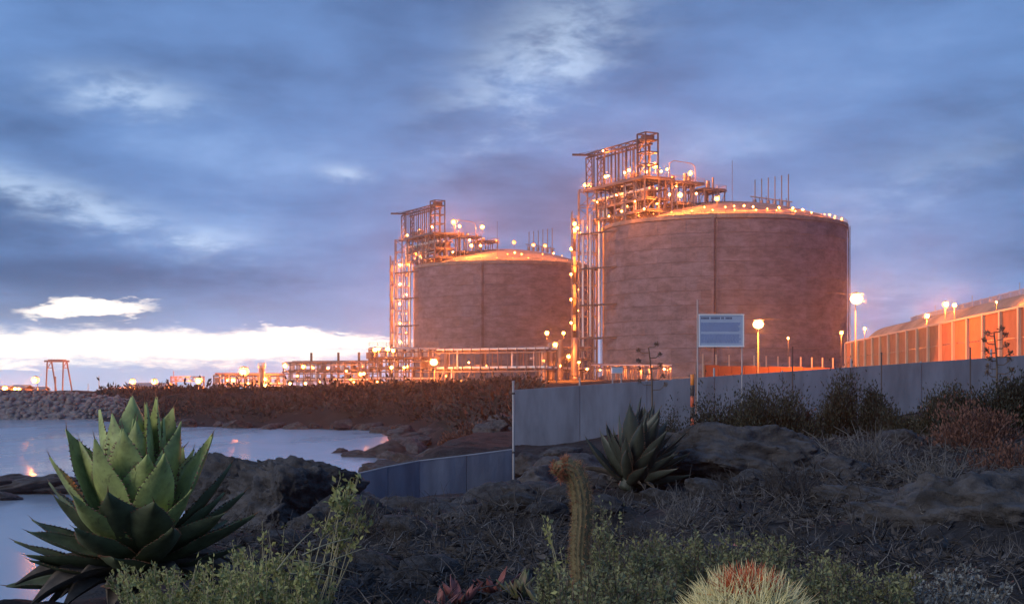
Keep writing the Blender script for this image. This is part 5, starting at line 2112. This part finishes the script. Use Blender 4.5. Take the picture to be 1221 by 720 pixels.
def barrel_cactus():
    Y = 3.2
    p = Pt(890, 700, Y)
    R0 = .17
    zt = Pt(890, 699, Y).z
    t = thing('barrel_cactus', 'round barrel cactus bristling with yellow spines and a red crown', 'cactus', (p.x, Y, zt - .24))
    prof = []
    path, rad = [], []
    for k in range(14):
        a = k / 13 * math.pi / 2
        path.append((0, 0, .24 - .15 * (1 - math.sin(a)) - .09 * (1 - k / 13)))
        rad.append(max(.004, R0 * math.cos(a) ** .75))
    drop = max(.05, zt - .24 - zg(p.x, Y) + .05)
    me, _ = ribbed([(0, 0, -drop), (0, 0, -drop * .5)] + path, [R0 * .9, R0 * .97] + rad, 18, .16, 'cactus_skin', 'barrel_body')
    _, info = ribbed(path, rad, 18, .16, 'cactus_skin', 'barrel_rings')
    link('body', me, t)
    Py, Dy, Pr, Dr = [], [], [], []
    for i in range(13):
        for k in range(18):
            for q in range(2):
                w_ = (q + random.random() * .4) / 2
                pp = Vector(path[i]).lerp(Vector(path[i + 1]), w_)
                rr = rad[i] * (1 - w_) + rad[i + 1] * w_
                a = -2 * math.pi * k / 18
                _, d, s, u = info[i]
                a = 2 * math.pi * k / 18
                o_ = s * math.cos(a) + u * math.sin(a)
                nrm = (o_ * (1 - i / 13) + Vector((0, 0, 1)) * (i / 13 * 1.1 + .15)).normalized()
                m = 8
                for h in range(m):
                    dd = nrm * .9 + Vector((random.gauss(0, .62), random.gauss(0, .62), random.gauss(0, .62)))
                    red = i >= 11 and random.random() < .75
                    (Pr if red else Py).append(list(pp + o_ * rr * .98))
                    (Dr if red else Dy).append(list(dd))
    Py, Dy, Pr, Dr = map(np.array, (Py, Dy, Pr, Dr))
    fine_part(link('spines', spines(Py, Dy, rng.uniform(.035, .08, len(Py)), .0016, 'spine_yellow', 'barrel_spines'), t))
    fine_part(link('crown_spines', spines(Pr, Dr, rng.uniform(.035, .07, len(Pr)), .0016, 'spine_red', 'barrel_crown_spines'), t))


barrel_cactus()


# ------------------------------------------------------------------ low green plants in front
def sprig_plant(name, label, cat, px, py_foot, Y, sprigs, leafmat, stemmat, lsize=.016, per=40, foot_z=None, lo=3, spread=.45):
    """branching stems that carry small leaves along them; sprigs as (tip px, tip py, depth offset)"""
    a = Pt(px, py_foot, Y)
    z0 = min(a.z, zg(a.x, Y) + .02) if foot_z is None else foot_z
    t = thing(name, label, cat, (a.x, Y, z0))
    ns = len(sprigs)
    tips = np.array([list(Pt(sx, sy, Y + dy) - Vector((a.x, Y, z0))) for (sx, sy, dy) in sprigs])
    foot = np.zeros((ns, 3)) + rng.normal(0, .03, (ns, 3)) * [[1, 1, 0]]
    foot[:, 0] += tips[:, 0] * spread
    foot[:, 1] += tips[:, 1] * .5
    w = np.linspace(0, 1, 8).reshape(1, 8, 1)
    mid = foot * .6 + tips * .4 + rng.normal(0, .015, (ns, 3))
    mid[:, 2] += .02
    path = (1 - w) ** 2 * foot[:, None] + 2 * w * (1 - w) * mid[:, None] + w ** 2 * tips[:, None]
    path += rng.normal(0, .003, path.shape)
    rr = np.linspace(1, .35, 8).reshape(1, 8) * .0032 * np.ones((ns, 1))
    V, Fa = tubes(path, rr)
    fine_part(link('stems', mesh_np(name + '_stems', V, Fa, stemmat), t))
    # side twigs
    m = ns * 5
    i = rng.integers(0, ns, m)
    j = rng.integers(lo, 7, m)
    P0 = path[i, j]
    D0 = rng.normal(0, 1, (m, 3)) * [[1, 1, .7]] + [[0, 0, .5]] + (path[i, 7] - path[i, 3]) * 5
    tw = curl_paths(P0, D0, rng.uniform(.02, .075, m), 5, .5)
    V, Fa = tubes(tw, np.linspace(1, .4, 5).reshape(1, 5) * .0016 * np.ones((m, 1)))
    fine_part(link('twigs', mesh_np(name + '_twigs', V, Fa, stemmat), t))
    # leaves on the upper stems and the twigs
    nl = ns * per
    i = rng.integers(0, m, nl)
    u = rng.uniform(.3, 1, nl).reshape(-1, 1)
    P = tw[i, 0] * (1 - u) + tw[i, 4] * u + rng.normal(0, .004, (nl, 3))
    nl2 = ns * per // 3
    i2 = rng.integers(0, ns, nl2)
    u2 = rng.uniform(.45, 1, nl2).reshape(-1, 1)
    P2 = path[i2, lo] * (1 - u2) + path[i2, 7] * u2 + rng.normal(0, .004, (nl2, 3))
    P = np.concatenate([P, P2])
    D = rng.normal(0, 1, P.shape) + [[0, 0, .7]]
    L = lsize * rng.uniform(.5, 1.3, len(P))
    V, Fa = leaves(P, D, L, L * .5, .2)
    fine_part(link('leaves', mesh_np(name + '_leaves', V, Fa, leafmat), t))
    return t


r = random.Random(21)
sp = [(r.uniform(396, 446), r.uniform(566, 622), r.uniform(0, .12)) for _ in range(9)] + [(418, 570, .1), (432, 600, .1)]
sprig_plant('leafy_branch', 'tall leafy branch arching out of the yellow-green shrub towards the fence', 'branch', 352, 696, 4.2, sp, 'leaf_yellow', 'stem_pale', per=40, lsize=.02, lo=5, spread=.06)
sp = [(312, 622, 0), (318, 632, 0), (338, 628, .05), (290, 650, 0), (276, 646, 0)] + [(r.uniform(330, 400), r.uniform(655, 692), r.uniform(-.1, .3)) for _ in range(14)]
sprig_plant('yellow_shrub', 'wiry yellow-green shrub beside the large outcrop, at the foot of the leafy branch', 'shrub', 345, 705, 4.2, sp, 'leaf_yellow', 'stem_pale', per=45, lsize=.018)
sp = [(r.uniform(130, 300), r.uniform(668, 712), r.uniform(-.3, .5)) for _ in range(70)]
sprig_plant('yellow_shrub', 'low yellow-green shrub in front of the foot of the big agave', 'shrub', 220, 730, 4.1, sp, 'leaf_yellow', 'stem_pale', per=70)
sp = [(r.uniform(270, 385), r.uniform(650, 712), r.uniform(-.3, .4)) for _ in range(52)]
sprig_plant('yellow_shrub', 'bushy yellow-green shrub between the big agave and the leafy branch', 'shrub', 325, 735, 4.0, sp, 'leaf_yellow', 'stem_pale', per=70)
# three bare yellowish stems leaning right
t = thing('dry_sprig', 'bare yellowish stems leaning out of the wiry shrub', 'sprig', (Pt(370, 690, 4.0).x, 4.0, Pt(370, 690, 4.0).z))
for (x0, y0, x1, y1) in ((352, 690, 436, 652), (350, 668, 431, 684), (345, 684, 418, 690), (360, 662, 420, 640), (330, 680, 372, 632)):
    a, b = Pt(x0, y0, 4.0) - t.location, Pt(x1, y1, 4.15) - t.location
    pp = [[list(a.lerp(b, k / 5) + Vector((0, 0, .006 * math.sin(k * .7)))) for k in range(6)]]
    V, Fa = tubes(np.array(pp), np.linspace(.003, .0012, 6).reshape(1, 6))
    link('stem', mesh_np('bare_stem', V, Fa, 'stem_pale'), t)

g = 'green ground cover round the cacti'
for i, (pxa, pxb, pya, pyb, Y, n) in enumerate([(640, 720, 660, 715, 4.3, 46), (700, 790, 628, 700, 4.7, 60), (780, 880, 622, 690, 4.9, 64), (860, 950, 630, 690, 5.0, 60), (940, 1010, 655, 715, 4.6, 46), (690, 810, 670, 722, 3.9, 60), (985, 1090, 668, 720, 4.4, 48), (1080, 1200, 672, 722, 4.4, 40), (690, 745, 590, 660, 5.0, 22), (664, 726, 668, 716, 3.3, 26)]):
    sp = [(r.uniform(pxa, pxb), r.uniform(pya, pyb), r.uniform(-.25, .5)) for _ in range(n)]
    labs = ['green leafy ground cover left of the column cactus', 'green leafy mat right behind the column cactus', 'green leafy mat above and left of the barrel cactus', 'green leafy mat directly behind the barrel cactus', 'green leafy mat right of the barrel cactus',
            'green leafy ground cover between the column cactus and the barrel cactus', 'thin green ground cover at the foot of the flat grey rock', 'sparse greyish ground cover below the smooth rock mound', 'upright green sprigs rising behind the column cactus', 'green sprigs in front of the foot of the column cactus']
    sprig_plant('ground_cover', labs[i], 'ground cover', (pxa + pxb) / 2, pyb + 14, Y, sp, 'leaf_grey' if i == 7 else 'leaf_green', 'stem_brown', per=58, lsize=.015)
# yellow-leaved twig leaning across
sprig_plant('leafy_twig', 'slanting pale twig with round yellow-green leaves left of the column cactus', 'twig', 730, 708, 3.9, [(645, 612, .1), (655, 632, .05), (668, 650, 0), (690, 668, 0)], 'leaf_yellow', 'stem_pale', per=30, lsize=.02)


def succulent(px, py, Y, label, n, size, matname):
    p = Pt(px, py, Y)
    z0 = zg(p.x, Y) + .02
    t = thing('red_succulent', label, 'succulent', (p.x, Y, z0))
    rr = random.Random(int(px))
    leaf, _ = agave_leaf(size, size * .36, .5, .2, int(px), matname, 1, .008)
    for i in range(n):
        az = i * 2.4 + rr.uniform(-.3, .3)
        s = rr.uniform(.6, 1.1)
        link('leaf', leaf, t, (.006 * math.cos(az), .006 * math.sin(az), .0), (R(rr.uniform(8, 70)), rr.uniform(-.4, .4), az - math.pi / 2), (s, s, s))


for (px, py, Y, n, s, m, lab) in [(548, 712, 6.6, 12, .15, 'succulent_red', 'dry reddish succulent left of the red-leaved clump'), (588, 700, 6.9, 16, .16, 'succulent_red', 'red-leaved succulent clump in the dry brush'),
                                  (618, 702, 6.7, 15, .15, 'succulent', 'green and red succulent next to the red-leaved clump'), (645, 712, 6.5, 11, .12, 'succulent', 'small green succulent at the foot of the slanting twig'),
                                  (868, 622, 7.4, 13, .15, 'succulent_red', 'pale red upright succulent above the green mat'), (846, 628, 7.3, 9, .12, 'succulent', 'small succulent beside the pale red one'), (525, 716, 6.5, 9, .11, 'succulent_red', 'small withered red succulent at the edge of the clump')]:
    succulent(px, py, Y, lab, n, s, m)



# ------------------------------------------------------------------ haze volume added for the lamp glow
def haze():
    m = bpy.data.materials.new('haze')
    m.use_nodes = True
    t = NT(m.node_tree)
    t.n.remove(t.n['Principled BSDF'])
    pv = t.new('ShaderNodeVolumePrincipled')
    pv.inputs['Color'].default_value = (0.93, 0.95, 1.0, 1)
    pv.inputs['Density'].default_value = 0.00014
    pv.inputs['Anisotropy'].default_value = 0.86
    pv.inputs['Density Attribute'].default_value = ''
    t.l.new(pv.outputs[0], t.n['Material Output'].inputs['Volume'])
    MATS['haze'] = m
    x0, x1, y0, y1, z0, z1 = -960, 960, -960, 960, -4.5, 94
    v = [(x, y, z) for z in (z0, z1) for (x, y) in ((x0, y0), (x1, y0), (x1, y1), (x0, y1))]
    f = [(3, 2, 1, 0), (4, 5, 6, 7), (0, 1, 5, 4), (1, 2, 6, 5), (2, 3, 7, 6), (3, 0, 4, 7)]
    o = link('haze', mesh_py('haze', v, f, 'haze'))
    o['kind'] = 'stuff'
    tag(o, 'thin haze added to make a glow round the lamps', 'haze')


haze()
